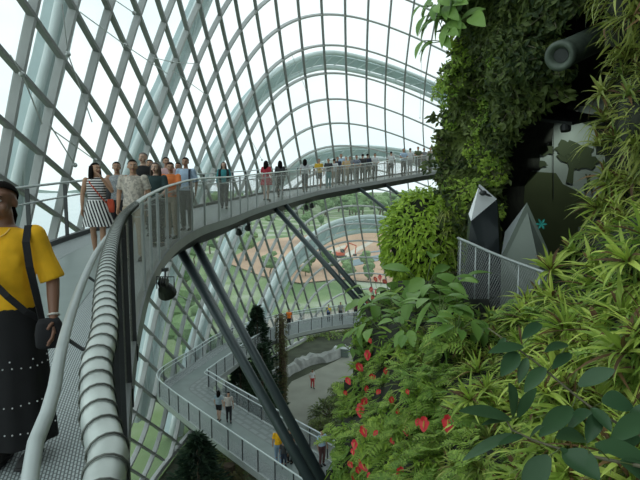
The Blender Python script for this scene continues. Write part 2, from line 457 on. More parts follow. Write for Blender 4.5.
S(sweep(inner, ilat, rect(.705,1.75,ZR-.05,ZR)), 'deck_plate', M_deck)
S(sweep(inner, ilat, rect(1.755,WD-.07,ZR-.05,ZR)), 'grating', M_grate, label='perforated light grey deck plate')
M_edge = mat('fascia_paint', (.20,.22,.215), .4, .3, .06, 3)
S(sweep(inner, ilat, rect(-.03,.07,ZR-.16,ZR+.05)), 'edge_channel', M_edge)
S(sweep(inner, ilat, rect(WD-.07,WD+.03,ZR-.16,ZR+.10)), 'edge_channel', M_dark)
S(sweep(inner, ilat, [(.0,ZR-.16),(.35,ZR-.5),(WD-.35,ZR-.5),(WD,ZR-.16),(WD,ZR-.06),(0,ZR-.06)]), 'girder', M_girder)
M_rail2 = M_rail
near = [p for p in inner if p.y < 6.0]; nn_ = len(near)
S_rail = MB(); S_rail.tube(inner, [.0335 if p.y < 4 else max(.026, .0335-(p.y-4)*.002) for p in inner], 16); S(S_rail, 'top_rail', M_tube, True)
mb = MB(); mb.tube([p+l*.135+Vector((0,0,-.17)) for p, l in zip(inner, ilat)], .018, 12); S(mb, 'handrail', M_rail, True)
mb = MB(); mb.tube([p+l*WD for p, l in zip(inner, ilat)], .024, 10); S(mb, 'top_rail', M_rail, True)
mb = MB(); mb.tube([p+l*(WD-.1)+Vector((0,0,-.28)) for p, l in zip(inner, ilat)], .018, 8); S(mb, 'handrail', M_rail, True)
S(sheet(inner, ilat, 0.0, ZR+.05, -.05), 'wire_net', M_net)
# lacing rings round the near rail
M_ring = mat('wire_lacing', (.16,.17,.15), .45, .4)
s = 0; last = -1; rings = 0
for i in range(1, len(inner)):
    s += (inner[i]-inner[i-1]).length
    if inner[i].y < .45: last = s; continue
    if inner[i].y > 5.5 or rings > 90: break
    seglen = (inner[i]-inner[i-1]).length
    while last+.062 < s:
        last += .062; f = 1-(s-last)/seglen
        c = inner[i-1].lerp(inner[i], f); t = (inner[i]-inner[i-1]).normalized()
        tt = (t+ilat[i]*.12).normalized(); a = ilat[i]-tt*ilat[i].dot(tt); a.normalize(); b = tt.cross(a)
        mb = MB(); R_ = .036
        pts = [c+a*R_*math.cos(w)+b*R_*math.sin(w) for w in [2*PI*k/16 for k in range(17)]]
        mb.tube(pts, .0022, 5); 
        S(mb, 'lacing_ring', M_ring, True); rings += 1
# posts
def walk_posts(path, lat, spacing, start, off, zr, m, root, w=.05, th=.014, zt=-.03, extra=None, lim=95):
    s = -start; cnt = 0
    for i in range(1, len(path)):
        s += (path[i]-path[i-1]).length
        if s >= spacing and cnt < lim:
            s -= spacing; cnt += 1
            p = path[i]+lat[i]*off; t = Vector((-lat[i].y, lat[i].x, 0))
            mb = MB(); rot = Matrix((lat[i], t, Vector((0,0,1)))).transposed()
            mb.box(p+Vector((0,0,(zr+zt)/2-.02)), (w, th, zt-zr+.04), rot)
            mb.box(p+Vector((0,0,zr-.06)), (w*1.3, th*4, .14), rot)
            if extra: extra(mb, p, lat[i], rot)
            o = mb.build('post', m, None); reparent(o, root)
def ex_in(mb, p, l, rot):
    mb.tube([p+Vector((0,0,-.22)), p+l*.09+Vector((0,0,-.22)), p+l*.135+Vector((0,0,-.18))], .007, 6)
    mb.box(p+Vector((0,0,-.15)), (.03,.05,.05), rot)
far_i = next(i for i, p in enumerate(inner) if p.y > 5)
walk_posts(inner[:far_i], ilat[:far_i], 0.95, .92, -.008, ZR, M_dark, sky, extra=ex_in)
walk_posts(inner[far_i:], ilat[far_i:], 1.05, .2, .0, ZR, M_rail, sky, w=.045, th=.03, extra=ex_in)
walk_posts(inner, ilat, 1.35, .6, WD-.0, ZR, M_dark, sky, w=.07, th=.03)
def deck_at(px, l):
    best = min(range(len(inner)), key=lambda i: abs(pix(inner[i]+ilat[i]*l+Vector((0,0,ZR)))[0]-px)+(0 if inner[i].y > 3 else 999))
    return inner[best]+ilat[best]*l+Vector((0,0,ZR))
def deck_z(x, y):
    b = min(range(len(inner)), key=lambda i: (inner[i].x-x)**2*.2+(inner[i].y-y)**2+0*i if True else 0)
    best = min(range(len(inner)), key=lambda i: abs((Vector((x, y, 0))-Vector((inner[i].x, inner[i].y, 0))).dot(Vector((ilat[i].y, -ilat[i].x, 0))))+(0 if (Vector((x,y,0))-Vector((inner[i].x,inner[i].y,0))).length < 3 else 99))
    return inner[best].z+ZR

# floodlights hung under the deck
def floodlight(loc, sc, lab):
    r = empty('floodlight', loc, U(-.5,.5), sc); tag(r, lab, 'floodlight', 'floodlights under the walkway')
    mb = MB(); mb.box((0,0,-.03), (.1,.1,.06)); mb.tube([(0,0,-.06),(0,0,-.16)], .015, 8); mb.tube([(-.16,0,-.38),(-.16,0,-.16),(.16,0,-.16),(.16,0,-.38)], .012, 6); mb.build('bracket', M_dark, r)
    rot = Euler((.7,0,0)).to_matrix(); mb = MB()
    mb.tube([rot @ Vector((0,0,.12))+Vector((0,0,-.38)), rot @ Vector((0,0,.02))+Vector((0,0,-.38)), rot @ Vector((0,0,-.14))+Vector((0,0,-.38))], [.07,.13,.17], 14)
    for k in range(4): mb.box(rot @ Vector((0,0,.16+.0*k))+Vector(((k-1.5)*.045,0,-.36)), (.012,.16,.12), rot)
    mb.build('housing', M_dark, r)
    mb = MB(); mb.tube([rot @ Vector((0,0,-.141))+Vector((0,0,-.38)), rot @ Vector((0,0,-.15))+Vector((0,0,-.38))], .145, 14); mb.build('lens', mat('lamp_lens', (.35,.38,.38), .1), r)
for px, sc, lab in ((163, .85, 'largest dark floodlight under the near bend of the walkway'), (239, .7, 'dark floodlight under the walkway left of the long strut pair'), (248, .7, 'dark floodlight under the walkway just left of the long strut heads'), (306, .8, 'left one of two floodlights under the walkway below the yellow shirt'), (312, .8, 'right one of two floodlights under the walkway below the yellow shirt')):
    if px == 163:
        q = P(165, 268, 7.6)
    else: q = deck_at(px, .25)+Vector((0,0,-.34))
    floodlight(q, sc, lab)
mb = None

# ------------------------------------------------------------------ struts
def strut(a, b, r, lab):
    root = empty('support_strut', tuple(b)); tag(root, lab, 'strut', 'struts carrying the walkway')
    d = (a-b); L = d.length
    mb = MB(); mb.tube([Vector((0,0,0)), d*.5, d], r, 20); mb.build('pipe', M_strut, root, True)
    u = d.normalized()
    mb = MB(); mb.tube([d-u*.05, d+u*.12], [r*1.1, r*.4], 12); mb.box(d+u*.15, (.05, .22, .3)); mb.build('head_plate', M_dark, root)
    mb = MB(); mb.tube([-u*.25, Vector((0,0,0)), u*.12], [r*1.5, r*1.5, r*1.1], 16); mb.build('foot', M_dark, root)
def under(px, l, dz=-.45): return deck_at(px, l)+Vector((0,0,dz))
strut(P(180,250,12.2), P(321,500,8.6), .105, 'thick grey diagonal strut, left one of the nearest pair below the walkway')
strut(P(193,240,12.9), P(331,497,9.0), .105, 'thick grey diagonal strut, right one of the nearest pair below the walkway')
strut(P(272,205,20.6), P(369,313,16.6), .10, 'long grey strut crossing the brown building site, lower one of its pair')
strut(P(284,203,21.6), P(373,308,17.2), .10, 'long grey strut crossing the brown building site, upper one of its pair')
strut(P(357,187,30.2), P(403,222,26), .10, 'short far strut leading down to the round bush, left one of the far pair')
strut(P(386,185,32.0), P(424,214,28), .10, 'short far strut close to the mountain, right one of the far pair')

# ------------------------------------------------------------------ the lower walkway
ZL = CZ-12.0
LC = [(4.6,14.6),(2.6,16.6),(-.95,20.5),(-5.2,25.3),(-7.4,27.9),(-8.35,29.3),(-8.0,31.2),(-7.3,33.5),(-6.7,36),(-5.6,38.6),(-3.7,41.2),(-1.2,43.4),(1.5,45.0),(5,46.0),(10,46.3)]
low = resample(catmull([Vector((x, y, ZL)) for x, y in LC], .3), .3)
llat = laterals(low)
for _ in range(6):
    l2 = list(llat)
    for i in range(1, len(llat)-1): llat[i] = (l2[i-1]+l2[i]+l2[i+1]).normalized()
# lateral positive = left of travel (the glass side on the first leg)
lw = empty('lower_walkway', (low[0].x, low[0].y, ZL)); tag(lw, 'grey lower walkway with a sharp bend, seen from above past the thick struts', 'walkway')
HW = 1.45
S(sweep(low, llat, rect(-HW,-.35,-.05,0)), 'grating', gratemat('lower_walk_panels', (.27,.31,.30), (.20,.23,.225), .05), par=lw, label='slightly lighter deck panels')
S(sweep(low, llat, rect(-.345,.75,-.05,.0)), 'deck_plate', M_deck, par=lw)
S(sweep(low, llat, rect(.755,HW,-.05,0)), 'grating', M_grate, par=lw, label='lighter perforated deck edge')
for s_ in (-1, 1):
    S(sweep(low, llat, rect(s_*HW-.05,s_*HW+.05,-.25,.06)), 'edge_channel', M_rail, par=lw)
    mb = MB(); mb.tube([p+l*s_*HW+Vector((0,0,1.08)) for p, l in zip(low, llat)], .03, 8); S(mb, 'top_rail', M_arch, True, lw)
    mb = MB(); mb.tube([p+l*s_*(HW-.14)+Vector((0,0,.92)) for p, l in zip(low, llat)], .024, 8); S(mb, 'handrail', M_arch, True, lw)
    S(sheet(low, llat, s_*HW, .05, 1.05), 'wire_net', M_net2, par=lw)
    walk_posts([p+Vector((0,0,1.08)) for p in low], llat, 1.25, .1, s_*HW, -1.08, M_dark, lw, w=.06, th=.03)
S(sweep(low, llat, [(-.9,-.55),(.9,-.55),(HW-.05,-.2),(-HW+.05,-.2)]), 'girder', M_girder, par=lw)

# ------------------------------------------------------------------ conservatory floor and things on it
M_floor = mat('dark_planted_soil', (.05,.06,.035), .9, 0, .4, .6, .4)
mb = MB(); nseg = 48
fl = [Vector((EC[0]+EA[0]*.995*math.cos(2*PI*k/nseg), EC[1]+EA[1]*.995*math.sin(2*PI*k/nseg), 0.02)) for k in range(nseg)]
mb.v = [tuple(p) for p in fl]+[(p.x, p.y, -.3) for p in fl]
mb.f = [tuple(range(nseg))]+[(k, k+nseg, (k+1)%nseg+nseg, (k+1)%nseg) for k in range(nseg)]
o = mb.build('floor', M_floor); struct(o)
def flat(name, pp, z, m, h=.04):
    n = len(pp); mb = MB(); mb.v = [(p[0], p[1], z+h) for p in pp]+[(p[0], p[1], z-.02) for p in pp]
    mb.f = [tuple(range(n))]+[(k, k+n, (k+1)%n+n, (k+1)%n) for k in range(n)]
    return mb.build(name, m)
pv = [G(x, y, 0) for x, y in ((262,470),(275,430),(284,392),(292,382),(335,362),(352,352),(400,345),(430,360),(420,400),(380,450),(340,490))]
o = flat('trim_2', pv, .03, mat('pale_stone_path', (.27,.28,.23), .8, 0, .12, .5, .2)); struct(o)
# low curved stone kerb wall behind the path
kw = catmull([G(243,388,0),G(262,384,0),G(283,378,0),G(296,371,0),G(312,364,0),G(330,361,0),G(345,354,0)], .5)
M_stone = mat('pale_rough_stone', (.34,.36,.34), .85, 0, .25, 1.2, .8)
mb = sweep(kw, laterals(kw), [(-.3,0),(.5,0),(.42,.9),(-.05,1.05),(-.22,.8)])
mb.v = [(x+U(-.08,.08), y+U(-.08,.08), z+(U(-.2,.25) if z > .5 else 0)) for x, y, z in mb.v]
tag(mb.build('garden_wall', M_stone), 'low pale rough stone wall curving behind the path on the dome floor', 'wall')
q = G(335,361,0); r = empty('service_cabinet', (q.x+.8, q.y+1.4, .05), -.25); tag(r, 'grey-green cabinet beside the low stone wall on the dome floor', 'cabinet')
mb = MB(); mb.box((0,0,.45), (1.6,.8,.9)); mb.build('body', mat('grey_green_box', (.17,.22,.20), .6), r)
mb = MB(); mb.box((0,0,.94), (1.75,.95,.08)); mb.build('lid', M_rail, r)

# ------------------------------------------------------------------ outside
mb = MB(); mb.v = [(-60,-60,-.25),(1500,-60,-.25),(2600,4000,-.25),(-300,4000,-.25),(-150,600,-.25),(-95,210,-.25),(-70,120,-.25)]; mb.f = [tuple(range(7))]
gr = bpy.data.materials.new('outdoor_ground'); gr.use_nodes = True; nt = gr.node_tree; b = nt.nodes['Principled BSDF']; b.inputs['Roughness'].default_value = .95
tc = nt.nodes.new('ShaderNodeTexCoord'); n1 = nt.nodes.new('ShaderNodeTexNoise'); n1.inputs['Scale'].default_value = .06; n1.inputs['Detail'].default_value = 6
nt.links.new(tc.outputs['Object'], n1.inputs['Vector']); cr = nt.nodes.new('ShaderNodeValToRGB')
cr.color_ramp.elements[0].position = .38; cr.color_ramp.elements[0].color = (.10,.18,.06,1); cr.color_ramp.elements[1].position = .62; cr.color_ramp.elements[1].color = (.36,.40,.30,1)
e = cr.color_ramp.elements.new(.5); e.color = (.19,.27,.11,1)
nt.links.new(n1.outputs['Fac'], cr.inputs[0]); nt.links.new(cr.outputs[0], b.inputs['Base Color'])
o = mb.build('ground', gr); struct(o)
mb = MB(); mb.v = [(-4000,-60,-.6),(0,-60,-.6),(0,4000,-.6),(-4000,4000,-.6)]; mb.f = [(0,1,2,3)]
o = mb.build('sea', mat('bay_water', (.45,.55,.56), .25, 0, .05, .02)); tag(o, 'pale grey bay water seen through the left side of the dome', 'water', kind='stuff')
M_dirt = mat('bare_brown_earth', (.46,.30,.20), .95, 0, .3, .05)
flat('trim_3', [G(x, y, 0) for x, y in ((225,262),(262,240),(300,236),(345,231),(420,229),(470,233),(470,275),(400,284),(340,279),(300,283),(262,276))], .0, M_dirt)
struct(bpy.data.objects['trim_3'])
M_pale = mat('pale_gravel_road', (.55,.50,.42), .95, 0, .15, .1)
k_ = 4
for pp in (((296,262),(345,245),(346,247),(299,266)), ((330,262),(372,240),(374,242),(335,266)), ((265,318),(380,308),(400,312),(400,330),(270,334)), ((205,270),(222,258),(226,262),(208,278))):
    o = flat('trim_%d' % k_, [G(x, y, 0) for x, y in pp], .06, M_pale); struct(o); k_ += 1
for pp in (((345,262),(395,252),(400,256),(352,267)), ((355,254),(385,250),(384,252))):
    o = flat('trim_%d' % k_, [G(x, y, 0) for x, y in pp], .1, mat('blue_grey_roofing', (.16,.22,.25), .7)); struct(o); k_ += 1
# distant low coast across the bay
mb = MB(); pts = []
for i in range(60): pts.append((-3600+i*62, 3300, -.5, U(6, 26)))
for x, y, z, h in pts: mb.v += [(x, y, z), (x, y, z+h), (x, y+300, z)]
for i in range(59): a = 3*i; mb.f += [(a, a+3, a+4, a+1), (a+1, a+4, a+5, a+2)]
o = mb.build('hills', mat('far_coast_green', (.30,.38,.34), .95)); struct(o)  # coast colour kept pale to stand in for haze
# trees outside the glass
M_far = leafmat('outdoor_tree_crown', (.10,.19,.07), (.22,.33,.14), .8, .1)  # crowns paled in the colour in place of distance haze
M_bark = mat('brown_bark', (.12,.09,.06), .9, 0, .3, 6, .5)
def tree_proto(seed):
    random.seed(seed)
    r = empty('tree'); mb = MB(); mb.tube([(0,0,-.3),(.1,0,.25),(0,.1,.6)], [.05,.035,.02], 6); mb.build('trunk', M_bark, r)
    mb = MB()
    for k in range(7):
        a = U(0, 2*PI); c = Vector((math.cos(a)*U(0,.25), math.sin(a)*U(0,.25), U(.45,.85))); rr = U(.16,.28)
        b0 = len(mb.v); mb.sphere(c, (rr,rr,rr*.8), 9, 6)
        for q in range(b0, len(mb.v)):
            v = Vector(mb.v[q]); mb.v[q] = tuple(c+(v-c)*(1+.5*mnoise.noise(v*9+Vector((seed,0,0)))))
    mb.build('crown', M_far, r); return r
protos = [tree_proto(s_) for s_ in (1, 2, 3)]; random.seed(77)
TL = 'green broadleaf tree growing outside beyond the dome glass'
spots = []
for _ in range(700): px = U(170, 470); D = 1/U(1/900, 1/330); spots.append((px, D, U(11,18)))
for _ in range(20): px = U(262, 440); D = U(92, 118); spots.append((px, D, U(3,5)))
for _ in range(26): px = U(128, 215); D = U(46, 130); spots.append((px, D, U(3,6)))
for _ in range(26): px = U(190, 270); D = U(120, 260); spots.append((px, D, U(5,8)))
for _ in range(16): px = U(300, 440); D = U(235, 270); spots.append((px, D, U(5,8)))
_k = []
for (px, D, h) in spots:
    X_ = (px-320)/FP*D
    if all((X_-a)**2+(D-b_)**2 > (.42*(h+c_))**2 for a, b_, c_ in _k): _k.append((X_, D, h))
spots = [((a/b_)*FP+320, b_, c_) for a, b_, c_ in sorted(_k, key=lambda t: -t[2]/t[1])[:285]]
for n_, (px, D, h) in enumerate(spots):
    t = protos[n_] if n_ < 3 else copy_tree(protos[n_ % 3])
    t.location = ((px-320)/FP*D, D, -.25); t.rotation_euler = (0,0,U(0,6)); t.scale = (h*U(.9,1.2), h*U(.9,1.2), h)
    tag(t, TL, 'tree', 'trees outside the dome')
# red excavator on the building site
q = G(341,258,0); r = empty('excavator', (q.x, q.y, 0), .4, .75); tag(r, 'small red excavator with raised boom on the brown building site outside', 'excavator')
M_red = mat('red_machine_paint', (.55,.10,.05), .5)
mb = MB(); mb.box((0,-1,.5), (3.4,.6,.9)); mb.box((0,1,.5), (3.4,.6,.9)); mb.build('tracks', M_dark, r)
mb = MB(); mb.box((-.3,0,1.6), (2.8,2.2,1.1)); mb.build('body', M_red, r); mb = MB(); mb.box((.3,-.6,2.6), (1.2,1,1.2)); mb.build('cab', M_dark, r)
mb = MB(); mb.tube([(.8,0,1.8),(3.2,0,5.2),(6,0,4.2)], [.35,.3,.2], 6); mb.tube([(6,0,4.2),(5.6,0,1.2)], .18, 6); mb.build('boom', M_red, r)
mb = MB(); mb.box((5.5,0,.8), (1,1,.8)); mb.build('bucket', M_dark, r)

# ------------------------------------------------------------------ light and camera
w = bpy.data.worlds.new('overcast_sky'); bpy.context.scene.world = w; w.use_nodes = True; nt = w.node_tree; bg = nt.nodes['Background']
tc = nt.nodes.new('ShaderNodeTexCoord'); nz = nt.nodes.new('ShaderNodeTexNoise'); nz.inputs['Scale'].default_value = 2.2; nz.inputs['Detail'].default_value = 5
mp = nt.nodes.new('ShaderNodeMapping'); mp.inputs['Scale'].default_value = (1,1,2.5); nt.links.new(tc.outputs['Generated'], mp.inputs[0]); nt.links.new(mp.outputs[0], nz.inputs['Vector'])
cr = nt.nodes.new('ShaderNodeValToRGB'); cr.color_ramp.elements[0].position = .35; cr.color_ramp.elements[0].color = (.76,.90,.93,1); cr.color_ramp.elements[1].position = .6; cr.color_ramp.elements[1].color = (.90,.97,.975,1)
nt.links.new(nz.outputs['Fac'], cr.inputs[0]); nt.links.new(cr.outputs[0], bg.inputs['Color']); bg.inputs['Strength'].default_value = 1.05
cam = bpy.data.cameras.new('camera'); co = bpy.data.objects.new('camera', cam); COL.objects.link(co)
cam.sensor_width = 36; cam.lens = 36*FP/640; cam.clip_start = .05; cam.clip_end = 8000
co.location = (0,0,CZ); co.rotation_euler = (PI/2-TH, 0, 0)
sc = bpy.context.scene; sc.camera = co
sc.view_settings.view_transform = 'Standard'; sc.view_settings.look = 'None'; sc.view_settings.gamma = 1; sc.view_settings.use_curve_mapping = False
sc.view_settings.exposure = 0.3
# ------------------------------------------------------------------ the mountain
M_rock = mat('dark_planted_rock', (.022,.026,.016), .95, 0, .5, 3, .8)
M_cave = mat('near_black_shade_rock', (.012,.013,.011), .9, 0, .3, 2, .2)  # shade of the recess put into a near-black rock colour
def prism(name, poly, z0, z1, m):
    n = len(poly); mb = MB(); mb.v = [(x, y, z0) for x, y in poly]+[(x, y, z1) for x, y in poly]
    mb.f = [tuple(reversed(range(n))), tuple(range(n, 2*n))]+[(k, (k+1)%n, (k+1)%n+n, k+n) for k in range(n)]
    return mb.build(name, m)
body = [(2.6,-14),(2.6,.6),(3.6,3.4),(6.2,7.0),(9.3,12.6),(9.3,14.0),(5.0,14.2),(11,27),(22,27),(22,-14)]
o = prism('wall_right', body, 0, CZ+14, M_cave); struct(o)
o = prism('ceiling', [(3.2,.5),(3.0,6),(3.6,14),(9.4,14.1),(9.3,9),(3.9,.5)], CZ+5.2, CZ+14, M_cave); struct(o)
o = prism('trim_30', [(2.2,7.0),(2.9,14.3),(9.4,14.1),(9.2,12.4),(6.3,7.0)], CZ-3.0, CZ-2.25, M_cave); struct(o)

class Relief:
    """planted slope: outline and distances measured in the photograph, built where they stand"""
    def __init__(s, outline, depths, step=9, jit=.10, seed=0):
        s.o = outline; s.c = np.array(depths, float); s.seed = seed
        xs = [p[0] for p in outline]; ys = [p[1] for p in outline]
        s.bb = (min(xs), min(ys), max(xs), max(ys)); s.jit = jit; s.step = step
    def D(s, x, y):
        d2 = (s.c[:,0]-x)**2+(s.c[:,1]-y)**2+150
        w = 1/d2**1.6
        return float((w*s.c[:,2]).sum()/w.sum())
    def inside(s, x, y):
        c = False; n = len(s.o)
        for i in range(n):
            x1, y1 = s.o[i]; x2, y2 = s.o[(i+1)%n]
            if (y1 > y) != (y2 > y) and x < (x2-x1)*(y-y1)/(y2-y1)+x1: c = not c
        return c
    def pt(s, x, y, lift=0.):
        D = s.D(x, y); p = P(x, y, D)
        n = mnoise.noise(Vector((p.x*1.3, p.y*1.3, p.z*1.3+s.seed*7)))+.5*mnoise.noise(p*3.1)
        return P(x, y, D*(1+s.jit*n)-lift)
    def nrm(s, x, y):
        a = P(x+6, y, s.D(x+6, y))-P(x-6, y, s.D(x-6, y)); b = P(x, y-6, s.D(x, y-6))-P(x, y+6, s.D(x, y+6))
        n = a.cross(b).normalized()
        if n.dot(P(x, y, 1)-Vector((0,0,CZ))) > 0: n = -n
        return n
    def build(s, name, m):
        x0, y0, x1, y1 = s.bb; st = s.step; idx = {}; mb = MB()
        nx = int((x1-x0)/st)+2; ny = int((y1-y0)/st)+2
        cells = [(i, j) for i in range(nx) for j in range(ny) if s.inside(x0+(i+.5)*st, y0+(j+.5)*st)]
        cs = set(cells)
        def vid(i, j, back=0):
            k = (i, j, back)
            if k not in idx:
                idx[k] = len(mb.v); p = s.pt(x0+i*st, y0+j*st)
                if back:
                    r = (p-Vector((0,0,CZ))).normalized(); p = p+r*back*1.0+Vector((.35*back,0,0))
                mb.v.append(tuple(p))
            return idx[k]
        for (i, j) in cells:
            mb.f.append((vid(i,j), vid(i,j+1), vid(i+1,j+1), vid(i+1,j)))
            for (di, dj, a, b) in ((-1,0,(i,j),(i,j+1)), (1,0,(i+1,j+1),(i+1,j)), (0,-1,(i+1,j),(i,j)), (0,1,(i,j+1),(i+1,j+1))):
                if (i+di, j+dj) not in cs:
                    for bk in (0, 1, 2): mb.f.append((vid(*a, bk), vid(*a, bk+1), vid(*b, bk+1), vid(*b, bk)))
        o = mb.build(name, m, None, True); struct(o); return o
    def sample(s, region=None):
        x0, y0, x1, y1 = region or s.bb
        for _ in range(200):
            x = U(x0, x1); y = U(y0, y1)
            if s.inside(x, y): return x, y
        return None
LOWO = [(326,500),(333,450),(342,410),(348,380),(354,345),(364,312),(374,300),(400,284),(430,285),(455,300),(478,322),(500,316),(520,308),(537,292),(552,270),(566,246),(588,222),(606,200),(606,170),(596,140),(602,110),(606,85),(614,60),(606,30),(598,0),(570,-70),(730,-70),(730,560),(326,560)]
LOWD = [(335,480,8),(345,400,9),(355,340,10),(375,300,10.3),(430,290,8.4),(480,325,7.4),(530,300,6.6),(560,250,6.2),(600,200,5.6),(600,120,5.6),(595,50,5.6),(580,0,5.4),(640,0,4.2),(640,120,4.2),(640,250,3.4),(640,350,2.8),(640,480,2.2),(560,480,2.6),(560,400,3.1),(560,330,4.2),(480,480,3.4),(480,400,4.3),(420,480,4.6),(420,400,5.4),(400,340,7.2),(450,340,5.8),(380,440,6.4),(720,100,3.6),(720,300,2.8),(720,480,2.1)]
R1 = Relief(LOWO, LOWD, 9, .05, 1)
UPO = [(452,-70),(455,0),(462,40),(455,70),(450,105),(441,140),(440,175),(450,200),(458,240),(462,300),(505,330),(500,260),(497,225),(498,180),(505,150),(518,118),(545,104),(558,72),(556,20),(580,-20),(600,-70)]
UPD = [(450,0,10.3),(520,-40,9.5),(560,0,8.6),(555,70,9),(520,60,9.2),(460,60,10.5),(520,110,9.8),(450,120,11.8),(445,160,12.2),(490,170,11.2),(460,240,11.6),(495,240,10.8),(480,310,10.2)]
R2 = Relief(UPO, UPD, 8, .05, 2)
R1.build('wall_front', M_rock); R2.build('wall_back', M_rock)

# pale mural panel with dark printed woodland, at the back of the recess
def quad_on(name, pp, D, m, th=.03, par=None):
    n = len(pp); f = [P(x, y, D) for x, y in pp]; mb = MB()
    mb.v = [tuple(p) for p in f]+[(p.x, p.y+th, p.z) for p in f]
    mb.f = [tuple(range(n)), tuple(reversed(range(n, 2*n)))]+[(k, (k+1)%n, (k+1)%n+n, k+n) for k in range(n)]
    o = mb.build(name, m)
    if par: reparent(o, par)
    return o
mu = empty('mural_panel', tuple(P(585,290,13.6))); tag(mu, 'grey-green back panel in the recess printed with dark trees and a deer', 'mural')
quad_on('panel', [(505,305),(505,108),(652,90),(652,305)], 13.6, mat('grey_green_panel', (.40,.47,.42), .7, 0, .18, .8), .05, mu)
Mp = mat('dark_olive_print', (.085,.11,.045), .8, 0, .15, 1)
hill = [(505,305),(505,180),(522,172),(540,172),(556,173),(563,184),(575,190),(590,198),(600,204),(622,202),(652,207),(652,305)]
quad_on('printed_hill', hill, 13.57, Mp, .01, mu)
def blob(cx, cy, rx, ry, n=18, s_=0):
    return [(cx+rx*math.cos(2*PI*k/n)*(1+.28*math.sin(k*2.7+s_)), cy+ry*math.sin(2*PI*k/n)*(1+.28*math.cos(k*1.9+s_))) for k in range(n)]
Mp2 = mat('dark_printed_silhouette', (.07,.095,.045), .8)
for k, (cx, cy, rx, ry) in enumerate(((574,153,17,10),(584,162,14,7),(566,148,9,8),(545,150,10,5),(540,164,8,3),(612,150,12,5),(598,120,16,6),(626,158,9,6))): quad_on('printed_crown', blob(cx, cy, rx, ry, 18, k), 13.56-.004*k, Mp2, .005, mu)
quad_on('printed_trunk', [(566,182),(569,168),(566,156),(570,156),(572,164),(580,157),(582,160),(574,170),(573,184)], 13.55, Mp2, .008, mu)
quad_on('printed_deer', [(584,192),(584.5,186),(584,184),(587,183),(587,178),(585,174),(586.5,174),(588,177),(589.5,174),(591,174),(589.5,178),(590,181),(592.5,183),(593.5,186),(592.5,187),(592.5,193),(591.3,193),(590.8,188),(586.5,188),(585.5,193)], 13.54, Mp2, .008, mu)
for x in (553, 606, 632): quad_on('panel_seam', [(x,105),(x+.6,105),(x+.6,200),(x,200)], 13.53, M_dark, .006, mu)

# pipe in the recess
r = empty('nozzle_pipe', tuple(P(562,56,8.0))); tag(r, 'fat grey-green pipe with a ringed mouth sticking out of the dark recess', 'pipe')
a, b = P(562,55,7.9), P(607,34,9.4); d = (b-a).normalized(); M_pipe = mat('weathered_green_pipe', (.085,.11,.085), .5, .1, .3, 5)
mb = MB(); mb.tube([a, a+d*.12, a+d*.13, b], [.20,.20,.21,.235], 28); o = mb.build('barrel', M_pipe, None, True); reparent(o, r)
mb = MB(); n = 28
u = Vector((0,0,1)); u = (u-d*u.dot(d)).normalized(); v = d.cross(u)
for rr, off in ((.225,.02),(.225,-.10),(.16,-.12),(.11,-.04)):
    for k in range(n): w_ = 2*PI*k/n; mb.v.append(tuple(a+d*off+(u*math.cos(w_)+v*math.sin(w_))*rr))
for q in range(3):
    for k in range(n): mb.f.append((q*n+k, (q+1)*n+k, (q+1)*n+(k+1)%n, q*n+(k+1)%n))
o = mb.build('mouth_ring', M_pipe, None, True); reparent(o, r)
mb = MB(); mb.tube([a-d*.03, a-d*.045], .105, 20); o = mb.build('bore', M_dark, None); reparent(o, r)
# dark awning-like ledge under the pipe
pts = [P(530,117,10.5), P(572,122,9.6), P(600,116,10.4), P(560,108,12)]
mb = MB(); mb.v = [tuple(p) for p in pts]+[(p.x, p.y, p.z-.06) for p in pts]; mb.f = [(0,1,2,3),(7,6,5,4),(0,4,5,1),(1,5,6,2),(2,6,7,3),(3,7,4,0)]
tag(mb.build('ledge', M_dark), 'thin dark ledge jutting out above the mural in the recess', 'ledge')
q = P(566,126,9.8); r = empty('downlight', tuple(q), 0, 1); tag(r, 'small dark lamp below the ledge in the recess', 'lamp')
mb = MB(); mb.tube([(0,0,-.1),(0,.02,0),(0,.05,.06)], [.09,.1,.04], 12); mb.build('housing', M_dark, r); mb = MB(); mb.tube([(0,.04,.04),(0,.1,.14)], .02, 6); mb.build('bracket', M_dark, r)

ld = bpy.data.lights.new('added_mural_spot', 'SPOT'); ld.energy = 45; ld.spot_size = 2.6; ld.spot_blend = .8; ld.shadow_soft_size = .03; ld.color = (.9,1,.92)  # added spot that brightens the mural, out of view above the ledge
lo = bpy.data.objects.new('added_mural_spot', ld); COL.objects.link(lo); lo.location = P(577,112,12.3); lo.rotation_euler = (P(590,200,13.5)-lo.location).to_track_quat('-Z', 'Y').to_euler()
# faceted crystal obelisks
def facets(name, label, pix_pts, faces, root=None):
    pass
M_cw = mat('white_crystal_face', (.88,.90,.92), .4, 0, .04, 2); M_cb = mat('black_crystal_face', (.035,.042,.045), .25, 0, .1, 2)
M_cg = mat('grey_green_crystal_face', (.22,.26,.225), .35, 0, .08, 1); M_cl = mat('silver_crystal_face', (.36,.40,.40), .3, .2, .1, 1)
zf = CZ-2.25
def crystal(loc_name, label, top, ring, faces, mats):
    r = empty('crystal', tuple(P(*ring[0]))); tag(r, label, 'sculpture')
    V = {'t': P(*top)}
    for k, q in enumerate(ring): V[k] = P(*q)
    for fn, (idx, m) in enumerate(faces):
        vs = [V[i] for i in idx]; c = sum(vs, Vector())/len(vs)
        mb = MB(); n = len(vs); cen = sum(V.values(), Vector())/len(V)
        mb.v = [tuple(p) for p in vs]+[tuple(p+(cen-p)*.06) for p in vs]
        mb.f = [tuple(range(n)), tuple(reversed(range(n, 2*n)))]+[(k, (k+1)%n, (k+1)%n+n, k+n) for k in range(n)]
        o = mb.build('facet', mats[m]); reparent(o, r)
        o['label'] = {0:'white facet',1:'black facet',2:'grey-green facet',3:'silver facet'}[m] if True else ''
    return r
